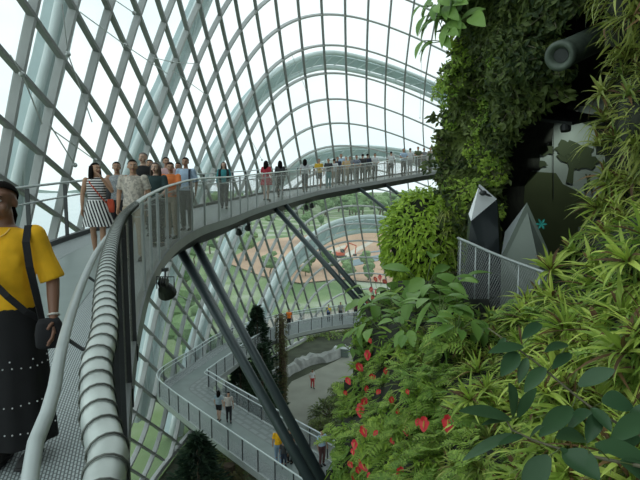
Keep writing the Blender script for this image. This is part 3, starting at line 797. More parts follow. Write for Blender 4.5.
MM = [M_cw, M_cb, M_cg, M_cl]
# ring: 0 left shoulder, 1 right shoulder, 2 waist left, 3 foot left, 4 foot right, 5 back left, 6 back right, 7 back shoulder
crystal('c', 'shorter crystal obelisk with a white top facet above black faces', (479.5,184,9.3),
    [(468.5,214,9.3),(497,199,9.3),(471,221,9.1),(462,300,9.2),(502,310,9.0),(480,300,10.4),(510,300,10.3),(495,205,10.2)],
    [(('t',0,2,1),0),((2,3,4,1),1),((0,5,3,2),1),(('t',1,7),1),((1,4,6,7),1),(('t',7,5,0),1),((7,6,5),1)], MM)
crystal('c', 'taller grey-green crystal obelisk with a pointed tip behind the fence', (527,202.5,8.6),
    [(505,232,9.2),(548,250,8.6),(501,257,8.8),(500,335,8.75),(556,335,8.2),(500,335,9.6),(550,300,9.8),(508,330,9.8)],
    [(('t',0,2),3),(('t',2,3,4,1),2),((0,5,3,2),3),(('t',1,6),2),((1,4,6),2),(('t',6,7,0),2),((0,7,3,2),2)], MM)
mb = MB()
c = P(541,224,8.35)
for k in range(6):
    a_ = k*PI/3; mb.leaf(c, (math.cos(a_), -.1, math.sin(a_)), (0,-1,0), .10, .04, 0, 3)
tag(mb.build('turquoise_ornament', mat('turquoise', (.05,.42,.36), .4)), 'tiny turquoise flower ornament on the face of the taller crystal', 'ornament')
mb = MB()
c = P(483,193,9.15); mb.sphere(c, (.07,.05,.05), 10, 6); mb.tube([c+Vector((-.1,0,.12)), c+Vector((-.03,-.02,.04)), c], .012, 6); mb.leaf(c, (1,0,-.4), (0,-1,0), .18, .05, 0, 3)
tag(mb.build('butterfly_ornament', M_dark), 'small dark winged ornament on the white facet of the shorter crystal', 'ornament')

# fence in front of the crystals
fp = catmull([P(458,238,9.4), P(470,243,9.0), P(490,252,8.4), P(515,262,7.8), P(540,271,7.2), P(556,277,6.9)], .1)
fl_ = laterals(fp)
fe = empty('chain_link_fence', tuple(fp[0]-Vector((0,0,1.25)))); tag(fe, 'grey chain-link fence with a curving top rail in front of the crystals', 'fence')
mb = MB(); mb.tube(fp, .026, 10); S(mb, 'top_rail', M_rail, True, fe)
S(sheet(fp, fl_, 0, -1.35, 0), 'wire_net', meshmat('fence_net', (.38,.40,.39), .085, .085), par=fe)
for k in (.06, .26, .42, .7, .9):
    p = fp[int(k*(len(fp)-1))]; mb = MB(); mb.tube([p, p-Vector((0,0,1.4))], .015, 8); S(mb, 'post', M_rail, True, fe)

# ------------------------------------------------------------------ plants
L_strap = leafmat('strap_leaf', (0.255,0.392,0.058), (0.706,0.823,0.177), .4, .3)
L_olive = leafmat('olive_strap_leaf', (0.150,0.224,0.047), (0.486,0.524,0.131), .4, .3)
L_vine = leafmat('vine_leaf', (.034,.062,.02), (.20,.26,.07), .5, .3)
L_brt = leafmat('bright_vine_leaf', (0.168,0.308,0.042), (0.476,0.644,0.098), .45, .35)
L_bush = leafmat('bush_leaf', (0.135,0.270,0.027), (0.486,0.675,0.081), .4, .3)
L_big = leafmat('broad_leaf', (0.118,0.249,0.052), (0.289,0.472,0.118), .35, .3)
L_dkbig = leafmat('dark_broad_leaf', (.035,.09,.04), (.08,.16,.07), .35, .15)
L_brown = leafmat('dry_brown_leaf', (.10,.06,.03), (.22,.13,.05), .8, .1)
L_grass = leafmat('fine_fern', (0.149,0.281,0.042), (0.429,0.594,0.116), .5, .3)
M_stem = mat('green_stem', (.12,.16,.05), .6); M_wstem = mat('woody_stem', (.14,.13,.08), .8, 0, .3, 20)
def rosette(n, L, W, m, spread=1., droop=.5, shape='strap', dry=False, seed=0):
    random.seed(seed); r = empty('plant'); mb = MB(); mb2 = MB()
    for k in range(n):
        a = k*2.4+U(-.3,.3); e = U(.15, 1.15)*spread
        d = Vector((math.cos(a)*math.sin(e), math.sin(a)*math.sin(e), math.cos(e)))
        tgt = mb2 if dry and k % 6 == 0 else mb
        tgt.leaf((0,0,0), d, (0,0,1), L*U(.6,1.1), W*U(.8,1.2), droop*U(.4,1.3), 5, shape, .2)
    mb.build('leaves', m, r)
    if mb2.v: o = mb2.build('dry_leaves', L_brown, r)
    return r
def clump(n, R, L, W, m, shape='oval', seed=0, hang=.0, up=.6):
    """a hanging or mounded clump of small leaves on thin stems"""
    random.seed(seed); r = empty('plant'); mb = MB(); ms = MB()
    for k in range(n):
        a = U(0, 2*PI); rr = R*math.sqrt(rnd()); c = Vector((rr*math.cos(a), rr*math.sin(a), U(0, up)*R*(1-rr/R*.5)))
        for q in range(3):
            d = Vector((U(-1,1), U(-1,1), U(-.4,.8)-hang))
            mb.leaf(c, d, (U(-.4,.4),U(-.4,.4),1), L*U(.7,1.2), W*U(.8,1.2), .25, 2, shape, .15)
        if k % 4 == 0: ms.tube([(0,0,-.03), c*.5+Vector((0,0,.05*R)), c], .006, 4)
    mb.build('leaves', m, r); ms.build('stems', M_wstem, r); return r
def fern(n, L, m, seed=0):
    random.seed(seed); r = empty('plant'); mb = MB(); ms = MB()
    for k in range(n):
        a = k*2.4+U(-.3,.3); e = U(.4,1.2); d = Vector((math.cos(a)*math.sin(e), math.sin(a)*math.sin(e), math.cos(e))); Lk = L*U(.7,1.1)
        sd = d.cross(Vector((0,0,1))).normalized(); pts = []
        for q in range(9):
            t = q/8; p = d*Lk*t-Vector((0,0,1))*.5*Lk*t*t; pts.append(p)
            if q:
                w = math.sin(PI*min(1, t*.9+.08))*L*.28
                for s_ in (-1, 1): mb.leaf(p, sd*s_+d*.5, (0,0,1), w, L*.07, .15, 2, 'strap', .1)
        ms.tube(pts, .004, 4)
    mb.build('fronds', m, r); ms.build('stems', M_stem, r); return r
def bigleaf(n, L, W, m, seed=0):
    random.seed(seed); r = empty('plant')
    for k in range(n):
        a = k*2.4+U(-.4,.4); e = U(.3,1.25); H = L*U(.5,1.3)
        d = Vector((math.cos(a)*math.sin(e), math.sin(a)*math.sin(e), math.cos(e))); p = d*H
        ms = MB(); ms.tube([(0,0,0), p*.5+Vector((0,0,.04*L)), p], .008, 5); st = ms.build('stalk', M_stem, r)
        mb = MB(); mb.leaf(p, (d.x, d.y, U(-.3,.25)), (0,0,1), L*U(.8,1.15), W*U(.85,1.15), .35, 6, 'oval', .16); mb.build('leaf', m, st, True)
    return r
PT = {
 'bromeliad': [rosette(26, .42, .036, L_strap, 1.1, .5, dry=True, seed=s_) for s_ in (1,2,3)],
 'strap_fern': [rosette(34, .34, .028, L_olive, 1.2, .7, dry=True, seed=s_) for s_ in (4,5)],
 'fine_fern': [fern(11, .42, L_grass, seed=s_) for s_ in (6,7)],
 'dark_vine': [clump(46, .32, .12, .06, L_vine, seed=s_, hang=.5, up=.5) for s_ in (8,9,10)],
 'bright_vine': [clump(38, .28, .11, .055, L_brt, seed=s_, hang=.35, up=.5) for s_ in (11,12)],
 'broad_leaf_plant': [bigleaf(10, .40, .20, L_big, seed=s_) for s_ in (13,14)],
}
random.seed(5)
INFO = {
 'bromeliad': ('yellow-green strap-leaved plant rooted in the mountain wall on the right', 'plant', 'strap-leaved plants on the mountain wall'),
 'strap_fern': ('olive narrow-leaved tufted plant with some dry brown leaves on the mountain wall', 'plant', 'narrow-leaved tufts on the mountain wall'),
 'fine_fern': ('fine green feathery fern growing on the mountain wall', 'fern', 'feathery ferns on the mountain wall'),
 'dark_vine': ('dark small-leaved creeper clump draping the upper mountain wall', 'creeper', 'dark creepers on the upper mountain'),
 'bright_vine': ('light green small-leaved creeper clump on the edge of the mountain', 'creeper', 'light creepers on the mountain edge'),
 'broad_leaf_plant': ('broad-leaved green plant above the red flowers on the mountain wall', 'plant', 'broad-leaved plants on the mountain wall'),
}
used = set()
def put(kind, p, n, sc, tilt=.6, label=None):
    pr = PT[kind][int(rnd()*len(PT[kind]))]
    o = pr if pr.name not in used else copy_tree(pr)
    if o is pr: used.add(pr.name); o.name = kind
    else: o.name = kind
    ax = (n*(1-tilt)+Vector((0,0,1))*tilt).normalized() if tilt < 1 else Vector((0,0,1))
    q = Vector((0,0,1)).rotation_difference(ax); e = (q.to_matrix() @ Matrix.Rotation(U(0,6.28), 3, 'Z')).to_euler()
    o.location = p; o.rotation_euler = e; o.scale = (sc,)*3
    l, c, g = INFO[kind]; tag(o, label or l, c, g); return o
def spread(R, kind, count, region, sc, mind, lift=.0, tilt=.6, px_size=None):
    pts = []; tries = 0
    while len(pts) < count and tries < count*40:
        tries += 1; s_ = R.sample(region)
        if s_ is None: break
        if any((s_[0]-a)**2+(s_[1]-b)**2 < mind*mind for a, b in pts): continue
        pts.append(s_)
    for x, y in pts:
        p = R.pt(x, y, lift)
        k = (p.y/3.5)**.35 if px_size is None else p.y/FP*px_size
        put(kind, p, R.nrm(x, y), U(*sc)*k, tilt)
# fine leafy carpet covering the rock between the plants
def carpet(R, name, m, count, L, W, regions, label, shape='oval'):
    mb = MB()
    for _ in range(count):
        reg = regions[int(rnd()*len(regions))]; s_ = R.sample(reg)
        if s_ is None: continue
        p = R.pt(*s_, -.02); n = R.nrm(*s_); k = (p.y/6)**.75
        d = n*U(.1,.7)+Vector((U(-1,1), U(-.3,.3), U(-.9,.4)))
        mb.leaf(p, d, n, L*k*U(.6,1.3), W*k*U(.7,1.3), .3, 2, shape, .15)
    o = mb.build(name, m); tag(o, label, 'foliage', kind='stuff'); return o
carpet(R1, 'leafy_ground_cover', L_grass, 9000, .20, .035, [(326,280,730,500),(500,200,730,480)], 'low leafy ground cover between the plants of the lower mountain wall', 'strap')
carpet(R1, 'olive_ground_cover', L_olive, 4500, .20, .03, [(560,-60,720,260),(400,300,720,480)], 'olive and yellowish low leaves between the plants at the right side', 'strap')
carpet(R2, 'creeper_cover', L_vine, 11000, .13, .06, [(440,-70,600,330)], 'dense dark creeper leaves covering the upper mountain wall')
spread(R2, 'dark_vine', 120, (440,-60,600,300), (.7,1.15), 9, .1, .3, 30/.6/1)  if False else spread(R2, 'dark_vine', 110, (440,-60,600,320), (.55,.95), 10, .12, .3)
spread(R2, 'bright_vine', 34, (436,40,500,300), (.5,.8), 12, .18, .3)
spread(R1, 'bromeliad', 75, (520,180,700,500), (.8,1.15), 20, .08, .6)
spread(R1, 'bromeliad', 40, (470,300,600,420), (.6,.9), 16, .08, .6)
spread(R1, 'strap_fern', 46, (575,-60,700,230), (.8,1.2), 17, .08, .6)
spread(R1, 'strap_fern', 40, (420,330,640,500), (.6,.95), 18, .06, .6)
spread(R1, 'fine_fern', 60, (335,340,480,500), (.5,.85), 14, .08, .6)
spread(R1, 'fine_fern', 30, (400,290,700,480), (.5,.9), 20, .06, .6)
spread(R1, 'bright_vine', 26, (336,330,430,480), (.45,.7), 14, .10, .4)
for x, y, s_ in ((390,296,.85),(404,289,.85),(425,290,.95),(446,297,.85),(395,310,.95),(418,312,.95),(440,318,.9),(372,312,.8),(462,318,.75),(380,330,.7),(455,335,.75),(410,335,.7),(352,352,.4),(366,334,.5),(475,340,.7)):
    p = P(x, y, R1.D(x, y)*.97); put('broad_leaf_plant', p, R1.nrm(x, y), s_*p.y/6.9, .6)
for x, y, s_ in ((452,18,.9),(462,5,1.0),(470,22,1.0),(448,42,.8),(476,0,.9),(444,8,.7)):
    p = P(x, y, 9.6); o = put('broad_leaf_plant', p, Vector((-1,-.5,.2)), s_*1.3, .4, 'broad-leaved light green plant hanging at the top left edge of the upper mountain'); o['group'] = 'broad-leaved plants at the top edge'
for x, y in ((446,78),(452,66),(440,90),(456,84),(447,98)):
    p = P(x, y, 10.4); put('bright_vine', p, Vector((-1,-.5,.2)), .85, .3)
for k in list(PT.values()):
    for pr in k:
        if pr.name not in [x for x in used] and 'label' not in pr:
            for ch in list(pr.children): bpy.data.objects.remove(ch)
            bpy.data.objects.remove(pr)
# rounded shrub
bc = P(428,240,12.2); sh = empty('rounded_shrub', tuple(bc-Vector((0,0,1.4)))); tag(sh, 'large rounded bright green leafy shrub where the far walkway meets the mountain', 'shrub')
mb = MB(); random.seed(21); core = MB(); core.sphere((0,0,1.4), (.92,.9,1.1), 20, 14); core.build('dark_shade_core', M_rock, sh)  # solid dark core added as the shade between the leaves
for k in range(5200):
    v = Vector((random.gauss(0,1), random.gauss(0,1), random.gauss(0,1))).normalized()
    f = 1+.12*mnoise.noise(v*3)+.05*mnoise.noise(v*8); rr = U(.86,1.02)*f
    p = Vector((v.x*1.12*rr, v.y*1.1*rr, 1.4+v.z*1.27*rr))
    if v.z < -.3: p.x *= 1.02
    mb.leaf(p, v*.5+Vector((U(-1,1),U(-1,1),U(-.9,.3))), v, U(.12,.20), U(.05,.075), .3, 2, 'oval', .15)
mb.build('leaves', L_bush, sh)
for x, y, k in ((452,262,.9),(462,280,.9),(446,284,.8),(470,268,.8),(440,205,.7),(455,215,.8),(463,240,.8)):
    p = P(x, y, 11.2); 
    d = [o for o in bpy.data.objects if o.name.startswith('bright_vine') and not o.parent][0]; c = copy_tree(d); c.name = 'bright_vine'; c.location = p; c.scale = (k,)*3; tag(c, *INFO['bright_vine'])
# palm-like dark fronds beside the far walkway
def lone(name, loc, label, cat, n, L, W, m, droop=.5, spread_=1., group=None):
    r = rosette(n, L, W, m, spread_, droop, seed=len(name)+int(loc[0]*7)); r.name = name; r.location = loc; tag(r, label, cat, group); return r
lone('dark_frond_plant', P(421,208,13.2), 'dark upright frond plant on top of the rounded shrub by the walkway', 'plant', 12, .9, .13, L_vine, .3, .8)
for x, y in ((449,232),(452,252),(447,215)): lone('grassy_epiphyte', P(x, y, 10.9), 'drooping grassy tuft on the wall right of the rounded shrub', 'plant', 30, .5, .02, L_olive, 1.1, 1.3, 'grassy tufts right of the rounded shrub')

# red flowers
L_red = mat('red_spathe', (.80,.045,.06), .3, 0, .15, 8); L_pink = mat('coral_pink_spathe', (.70,.10,.12), .35, 0, .15, 8)
M_spadix = mat('yellow_spadix', (.55,.35,.06), .6)
def anthurium(m, seed):
    random.seed(seed); r = empty('red_flower')
    mb = MB(); mb.tube([(0,.12,-.28),(0,.05,-.12),(0,0,0)], .006, 5); mb.build('stem', M_stem, r)
    mb = MB(); mb.leaf((0,.0,.03), (0,-.35,-1), (0,-1,.3), .16, .15, -.1, 8, 'heart', .12); mb.leaf((0,0,.03), (.6,-.2,.5), (0,-1,.3), .05, .07, 0, 4, 'oval', .1); mb.leaf((0,0,.03), (-.6,-.2,.5), (0,-1,.3), .05, .07, 0, 4, 'oval', .1); mb.build('spathe', m, r, True)
    mb = MB(); mb.tube([(0,-.01,.02),(0,-.05,-.02),(0,-.08,-.04)], [.008,.01,.004], 6); mb.build('spadix', M_spadix, r, True); return r
fp_ = [anthurium(L_red, 1), anthurium(L_pink, 2)]; fu = set(); random.seed(9)
FL = [(368,354,9),(359,366,9),(372,377,9),(348,380,7),(385,370,6),(361,409,12),(364,401,9),(391,399,7),(363,430,10),(355,443,9),(406,430,8),(397,411,6),(350,463,7),(363,463,12),(358,469,8),(353,476,7),(370,476,8),(353,451,6),(400,470,9),(418,421,7),(407,391,5),(345,392,5),(370,340,5),(379,391,6),(376,432,6),(392,440,6),(366,388,6)]
for x, y, s_ in FL:
    k = 0; o = fp_[k] if k not in fu else copy_tree(fp_[k]); fu.add(k); o.name = 'red_flower'; p = P(x, y, R1.D(x, y)*.93); o.location = p; o.scale = (s_*p.y/FP/.15*1.0,)*3; o.rotation_euler = (U(-.3,.3), U(-.6,.6), U(-.6,.6))
    tag(o, 'small red heart-shaped flower in the wall planting beside the lower walkway view', 'flower', 'red flowers on the mountain wall')
for x, y, s_, lab in ((424,422,13,'left one of the two largest red flowers in the centre of the wall planting'), (448,421,15,'right one of the two largest red flowers, heart-shaped, nearest the dark broad leaves')):
    o = copy_tree(fp_[0]); o.name = 'red_flower'; p = P(x, y, R1.D(x, y)*.88); o.location = p; o.scale = (s_*p.y/FP/.15,)*3; o.rotation_euler = (0,0,-.3); tag(o, lab, 'flower', 'two largest red flowers')
for x, y in ((375,279),(371,289),(373,297),(368,303),(380,277),(377,291),(384,281)):
    k = 1; o = fp_[k] if k not in fu else copy_tree(fp_[k]); fu.add(k); o.name = 'pink_flower'; p = P(x, y, 9.9); o.location = p; o.scale = (5*p.y/FP/.15,)*3; o.rotation_euler = (U(-.3,.3), U(-.9,.9), U(-.6,.6))
    tag(o, 'small coral pink flower at the left edge above the broad leaves', 'flower', 'coral pink flowers')

# dark broad-leaved branches closest to the camera
def branch(label, stem, D0, leaves):
    pts = catmull([P(x, y, d) for x, y, d in stem], .05); r = empty('leafy_branch', tuple(pts[-1])); tag(r, label, 'branch', 'dark leafy branches in front')
    mb = MB(); mb.tube(pts, [.003+.004*i/len(pts) for i in range(len(pts))], 7); S(mb, 'stem', M_wstem, True, r)
    for (bx, by, tx, ty, w, d) in leaves:
        a = P(bx, by, d); b = P(tx, ty, d-U(.0,.14)); L = (b-a).length; mb = MB()
        near_ = min(pts, key=lambda q: (q-a).length)
        dirn = (b-a)+Vector((0,0,.12*L))
        mb.leaf(a, dirn, (U(-.2,.2), -.55, .8), L*1.03, w*d/FP*.88, .14, 10, 'oval', .2)
        lf = S(mb, 'leaf', L_dkbig, True, r)
        if (near_-a).length > .012: mb = MB(); mb.tube([near_, a], .0022, 5); st = mb.build('leaf_stalk', M_stem); reparent(st, r)
    return r
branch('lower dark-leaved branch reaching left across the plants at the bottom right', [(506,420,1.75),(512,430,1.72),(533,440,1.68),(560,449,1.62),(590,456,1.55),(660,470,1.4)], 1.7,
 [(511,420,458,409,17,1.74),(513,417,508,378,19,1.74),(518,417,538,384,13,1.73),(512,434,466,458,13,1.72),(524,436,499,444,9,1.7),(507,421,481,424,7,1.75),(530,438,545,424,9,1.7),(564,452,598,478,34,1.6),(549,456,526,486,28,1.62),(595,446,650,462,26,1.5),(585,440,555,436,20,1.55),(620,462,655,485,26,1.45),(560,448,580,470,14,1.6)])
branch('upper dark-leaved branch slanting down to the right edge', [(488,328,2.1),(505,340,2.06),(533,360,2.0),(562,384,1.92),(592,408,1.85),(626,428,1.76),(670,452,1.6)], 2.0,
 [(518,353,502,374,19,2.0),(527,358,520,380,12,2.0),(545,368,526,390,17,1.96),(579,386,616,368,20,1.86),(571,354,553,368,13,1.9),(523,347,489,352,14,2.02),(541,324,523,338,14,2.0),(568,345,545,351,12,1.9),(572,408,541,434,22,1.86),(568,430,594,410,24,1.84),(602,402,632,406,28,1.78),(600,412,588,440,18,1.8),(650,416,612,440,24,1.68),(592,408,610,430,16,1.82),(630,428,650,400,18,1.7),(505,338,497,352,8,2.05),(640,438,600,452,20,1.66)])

# ------------------------------------------------------------------ trees and shrubs on the conservatory floor
L_con = leafmat('conifer_needles', (.012,.035,.018), (.05,.09,.04), .7, .1)
def conifer(loc, H, R, label, n=2600, seed=1):
    random.seed(seed); r = empty('conifer', tuple(loc)); tag(r, label, 'tree'); mb = MB(); mb.tube([(0,0,0),(0,0,H*.5),(0,0,H*.97)], [.16,.1,.02], 8); mb.build('trunk', M_bark, r)
    mb = MB()
    for k in range(n):
        t = rnd()**.8; z = H*(.06+.94*t); rr = R*(1-t)**.75*(1+.25*math.sin(z*5+seed)); a = U(0, 2*PI); q = U(.45,1.)
        p = Vector((math.cos(a)*rr*q, math.sin(a)*rr*q, z)); d = Vector((math.cos(a), math.sin(a), U(.1,.9)))
        mb.leaf(p, d, (U(-1,1),U(-1,1),1), U(.25,.5), .13, .2, 2, 'strap', .2)
    mb.build('foliage', L_con, r); return r
def at(px, py, D): return P(px, py, D)
q = P(257,309,38); conifer((q.x, q.y, 0), q.z+.2, 2.0, 'tall dark conifer standing between the strut pair and the far lower walkway', 3800, 3)
q = P(240,362,36); conifer((q.x, q.y, 0), q.z, 1.9, 'short bushy dark conifer left of the struts beside the lower walkway', 2200, 4)
q = P(262,345,34); conifer((q.x, q.y, 0), q.z, 1.4, 'narrow dark conifer directly behind the struts', 1800, 5)
q = P(197,436,20.5); conifer((q.x, q.y, 0), q.z, 2.6, 'dark spreading tree under the near rail of the lower walkway', 3000, 6)
# ivy-covered trunks
L_ivy = leafmat('brown_green_ivy', (.06,.07,.025), (.18,.17,.07), .8, .1)
def ivy_trunk(top, r0, label, seed):
    random.seed(seed); r = empty('ivy_trunk', (top.x, top.y, 0)); tag(r, label, 'trunk'); mb = MB(); mb.tube([(0,0,0),(.1,0,top.z*.5),(0,0,top.z)], [r0*1.2, r0, r0*.6], 10); mb.build('trunk', M_bark, r)
    mb = MB()
    for k in range(1500):
        z = U(0, top.z); a = U(0, 2*PI); p = Vector((math.cos(a)*r0*1.15, math.sin(a)*r0*1.15, z)); mb.leaf(p, (math.cos(a), math.sin(a), U(-.6,.6)), (0,0,1), U(.12,.3), .12, .3, 2)
    mb.build('ivy', L_ivy, r)
ivy_trunk(P(281,314,39), .3, 'slim brown ivy-clad trunk right of the tall conifer', 1)
ivy_trunk(Vector((P(229,452,22.0).x, 22.0, ZL-.65)), .42, 'thick mossy trunk seen under the lower walkway at the bottom of the photo', 2)
# shrubs on the floor
def floor_shrub(loc, R, m, label, n=500, seed=1, group='shrubs on the dome floor'):
    random.seed(seed); r = empty('floor_shrub', tuple(loc)); tag(r, label, 'shrub', group); ms = MB(); mb = MB()
    for k in range(n):
        v = Vector((random.gauss(0,1), random.gauss(0,1), abs(random.gauss(0,1)))).normalized()*R*U(.5,1); v.z = v.z*.8+.1
        mb.leaf(v, v+Vector((U(-1,1),U(-1,1),U(-.5,.5))), (0,0,1), R*U(.15,.3), R*.09, .3, 2)
        if k % 12 == 0: ms.tube([(0,0,0), v], .012*R, 4)
    mb.build('leaves', m, r); ms.build('stems', M_bark, r)
for k, (x, y, R_) in enumerate(((330,425,1.6),(345,415,1.5),(322,440,1.1),(350,440,1.3),(340,400,1.0))): floor_shrub(G(x, y, 0)+Vector((0,0,.6)), R_, L_vine, 'dark green shrub on the dome floor at the foot of the mountain', 700, k, 'dark shrubs at the mountain foot')
for k in range(34):
    px = U(245, 400); ang = U(0, 1); q = G(px, 352-(px-245)*.16-ang*9, 0)
    floor_shrub(q, U(.7,1.5), [L_grass, L_vine, L_ivy][k % 3], 'leafy shrub in the bed between the pale stone wall and the dome glass', 240, 30+k, 'shrubs behind the pale stone wall')
for k in range(22):
    q = Vector((U(-8.2,-4.5), U(24,36), 0)); floor_shrub(q, U(.8,1.5), L_vine, 'dark shrub in the bed below the lower walkway', 260, 80+k, 'shrubs below the lower walkway')
# ------------------------------------------------------------------ people
SKIN = {'dark': mat('brown_skin', (.24,.12,.075), .5), 'tan': mat('tan_skin', (.42,.24,.15), .55), 'fair': mat('fair_skin', (.58,.38,.28), .55)}
HAIR = {'black': mat('black_hair', (.012,.010,.009), .9, spec=.05), 'brown': mat('dark_brown_hair', (.05,.028,.016), .45), 'grey': mat('greying_hair', (.12,.11,.10), .5)}
M_eye = mat('eye_white', (.7,.7,.68), .25); M_iris = mat('dark_iris', (.015,.01,.008), .15); M_lip = mat('lip', (.28,.09,.075), .45)
CL = {}
def cloth(name, c):
    if name not in CL: CL[name] = mat(name, c, .85, 0, .14, 7, .15)
    return CL[name]
def V3(*a): return Vector(a)
def limb(mb, pts, rs, seg=10):
    mb.tube(pts, rs, seg)
    for p, r in ((pts[0], rs[0]), (pts[-1], rs[-1])):
        rr = r if not isinstance(r, tuple) else min(r); mb.sphere(p, rr, 8, 6)
def hand(mb, wrist, d, inward, s_=1., curl=.5):
    d = Vector(d).normalized(); inw = Vector(inward); inw = (inw-d*inw.dot(d)).normalized(); side = d.cross(inw)
    pc = wrist+d*.045*s_
    mb.tube([wrist-d*.01, wrist+d*.03*s_, wrist+d*.09*s_], [(.02*s_,.026*s_), (.018*s_,.040*s_), (.014*s_,.040*s_)], 10, up=inw)
    for k, L in enumerate((.068,.078,.072,.056)):
        b = wrist+d*.085*s_+side*(k-1.5)*.0205*s_; d2 = (d+inw*curl*.5).normalized(); d3 = (d+inw*curl*1.5).normalized()
        m1 = b+d2*L*.5*s_; m2 = m1+d3*L*.5*s_
        mb.tube([b-d*.012, b, m1, m2], [.0095*s_, .0095*s_, .0088*s_, .0065*s_], 6)
    b = wrist+d*.025*s_-side*.032*s_; t1 = b+(d*.6-side*.7+inw*.4).normalized()*.035*s_; t2 = t1+(d*.9-side*.1+inw*.5).normalized()*.03*s_
    mb.tube([b+side*.012, b, t1, t2], [.012*s_, .012*s_, .010*s_, .008*s_], 6)
def person(label, loc, H, yaw, top, bottom, hairc='black', hair='short', skin='tan', legs='trousers', sleeve='short', arms=None, build=1., near=0, head=(0,0), stride=.0, group=None, shoes=(.03,.03,.03), bust=0., skirt_len=.5, sleeveless=False, extra=None, bag=None, belly=0., top_over=.93):
    r = empty('person', tuple(loc), yaw, H/1.7); tag(r, label, 'person', group)
    sk = SKIN[skin]; bw = build
    J = dict(hip=(.09*bw, .0), sh=.175*bw**.5)
    A = {'L': ((.235*bw**.5,.03,1.14), (.24*bw**.6,-.05,.90)), 'R': ((-.235*bw**.5,.03,1.14), (-.24*bw**.6,-.05,.90))}
    if arms: A.update(arms)
    # --- body: one surface
    mb = MB()
    tor = [(0,.0,.86),(0,.005,.95),(0,.0,1.07),(0,-.005,1.20),(0,-.005,1.32),(0,.0,1.40),(0,.005,1.445)]
    tr = [(.085*bw,.14*bw),(.105*bw,.160*bw),(.088*bw+belly*.05,.128*bw+belly*.02),(.098*bw+bust*.03,.145*bw),(.100*bw+bust*.03,.158*bw**.7),(.078,.150*bw**.5),(.05,.075)]
    mb.tube(tor, tr, 18, up=(0,1,0))
    if bust:
        for sx in (-1, 1): mb.sphere((sx*.07*bw, -.085*bw, 1.25), (.062*bw, .06*bust*bw, .062), 10, 8)
    mb.tube([(0,.012,1.42),(0,.008,1.48),(0,-.005,1.54)], [.062,.052,.052], 12)
    hx, hy = head                       # head turn (rad) and nod
    HR = Matrix.Rotation(hx, 3, 'Z') @ Matrix.Rotation(hy, 3, 'X'); hc = V3(0,-.012,1.585)
    def hp(x, y, z): return hc+HR @ V3(x, y, z)
    # skull, jaw, nose, ears (head ~0.225 high)
    mb.sphere(hp(0,.012,.035), (.075,.093,.080), 18, 12, HR)
    mb.tube([hp(0,-.012,.045), hp(0,-.025,.0), hp(0,-.030,-.045), hp(0,-.042,-.088)], [(.075,.070),(.066,.066),(.052,.056),(.026,.030)], 16, up=HR @ V3(0,1,0))
    mb.sphere(hp(0,-.075,-.082), (.022,.018,.018), 8, 6, HR)
    if near:
        mb.tube([hp(0,-.088,.030), hp(0,-.104,.004), hp(0,-.112,-.018)], [.009,.012,.017], 8)
        mb.sphere(hp(-.013,-.098,-.021), .0095, 8, 6); mb.sphere(hp(.013,-.098,-.021), .0095, 8, 6)
        for sx in (-1, 1): mb.sphere(hp(sx*.042,-.068,-.02), (.024,.022,.026), 8, 6, HR)
        mb.tube([hp(-.045,-.080,.038), hp(0,-.093,.042), hp(.045,-.080,.038)], [.009,.011,.009], 6)
    else: mb.tube([hp(0,-.085,.02), hp(0,-.108,-.018)], [.008,.014], 6)
    for sx in (-1, 1): mb.sphere(hp(sx*.077,.008,-.002), (.011,.022,.032), 8, 6, HR)
    for sd in ('L', 'R'):
        sx = 1 if sd == 'L' else -1; e, w = (Vector(q) for q in A[sd]); s0 = V3(sx*J['sh'], .0, 1.395)
        limb(mb, [s0, s0.lerp(e, .5), e], [.053*bw**.6, .047*bw**.6, .038*bw**.6]); limb(mb, [e, e.lerp(w, .4), w], [.039*bw**.6, .036*bw**.6, .024*bw**.4])
    LG = {}
    for sd in ('L', 'R'):
        sx = 1 if sd == 'L' else -1; st = stride*sx
        h0 = V3(sx*.088*bw, 0, .90); k = V3(sx*.088*bw, -.03-st*.5, .49); a = V3(sx*.085*bw, .02-st, .085+abs(min(0, st))*.25); LG[sd] = (h0, k, a)
        limb(mb, [h0, h0.lerp(k, .5), k], [.088*bw**.8, .075*bw**.8, .053]); limb(mb, [k, k.lerp(a, .35)+V3(0,.015,0), a], [.052, .055, .034])
        mb.tube([a+V3(0,.035,-.045), a+V3(0,-.04,-.05), a+V3(0,-.15,-.063)], [(.03,.033),(.03,.038),(.016,.030)], 8, up=(0,0,1))
    me = mk_remesh(mb, .0085 if near > 1 else (.012 if near else .017), 2)
    hb = MB()
    for sd in ('L', 'R'):
        sx = 1 if sd == 'L' else -1; e, w = (Vector(q) for q in A[sd]); hand(hb, w, w-e, V3(-sx*.9, -.35, -.1), 1.0, .55)
    # hands welded into the body mesh
    import bmesh
    bm = bmesh.new(); bm.from_mesh(me); vs = [bm.verts.new(v) for v in hb.v]; bm.verts.ensure_lookup_table()
    for f in hb.f:
        try: bm.faces.new([vs[i] for i in f]).smooth = True
        except Exception: pass
    bm.to_mesh(me); bm.free(); me.materials.clear(); me.materials.append(sk); me.name = 'body'
    me.polygons.foreach_set('use_smooth', [True]*len(me.polygons))
    o = bpy.data.objects.new('body', me); COL.objects.link(o); o.parent = r
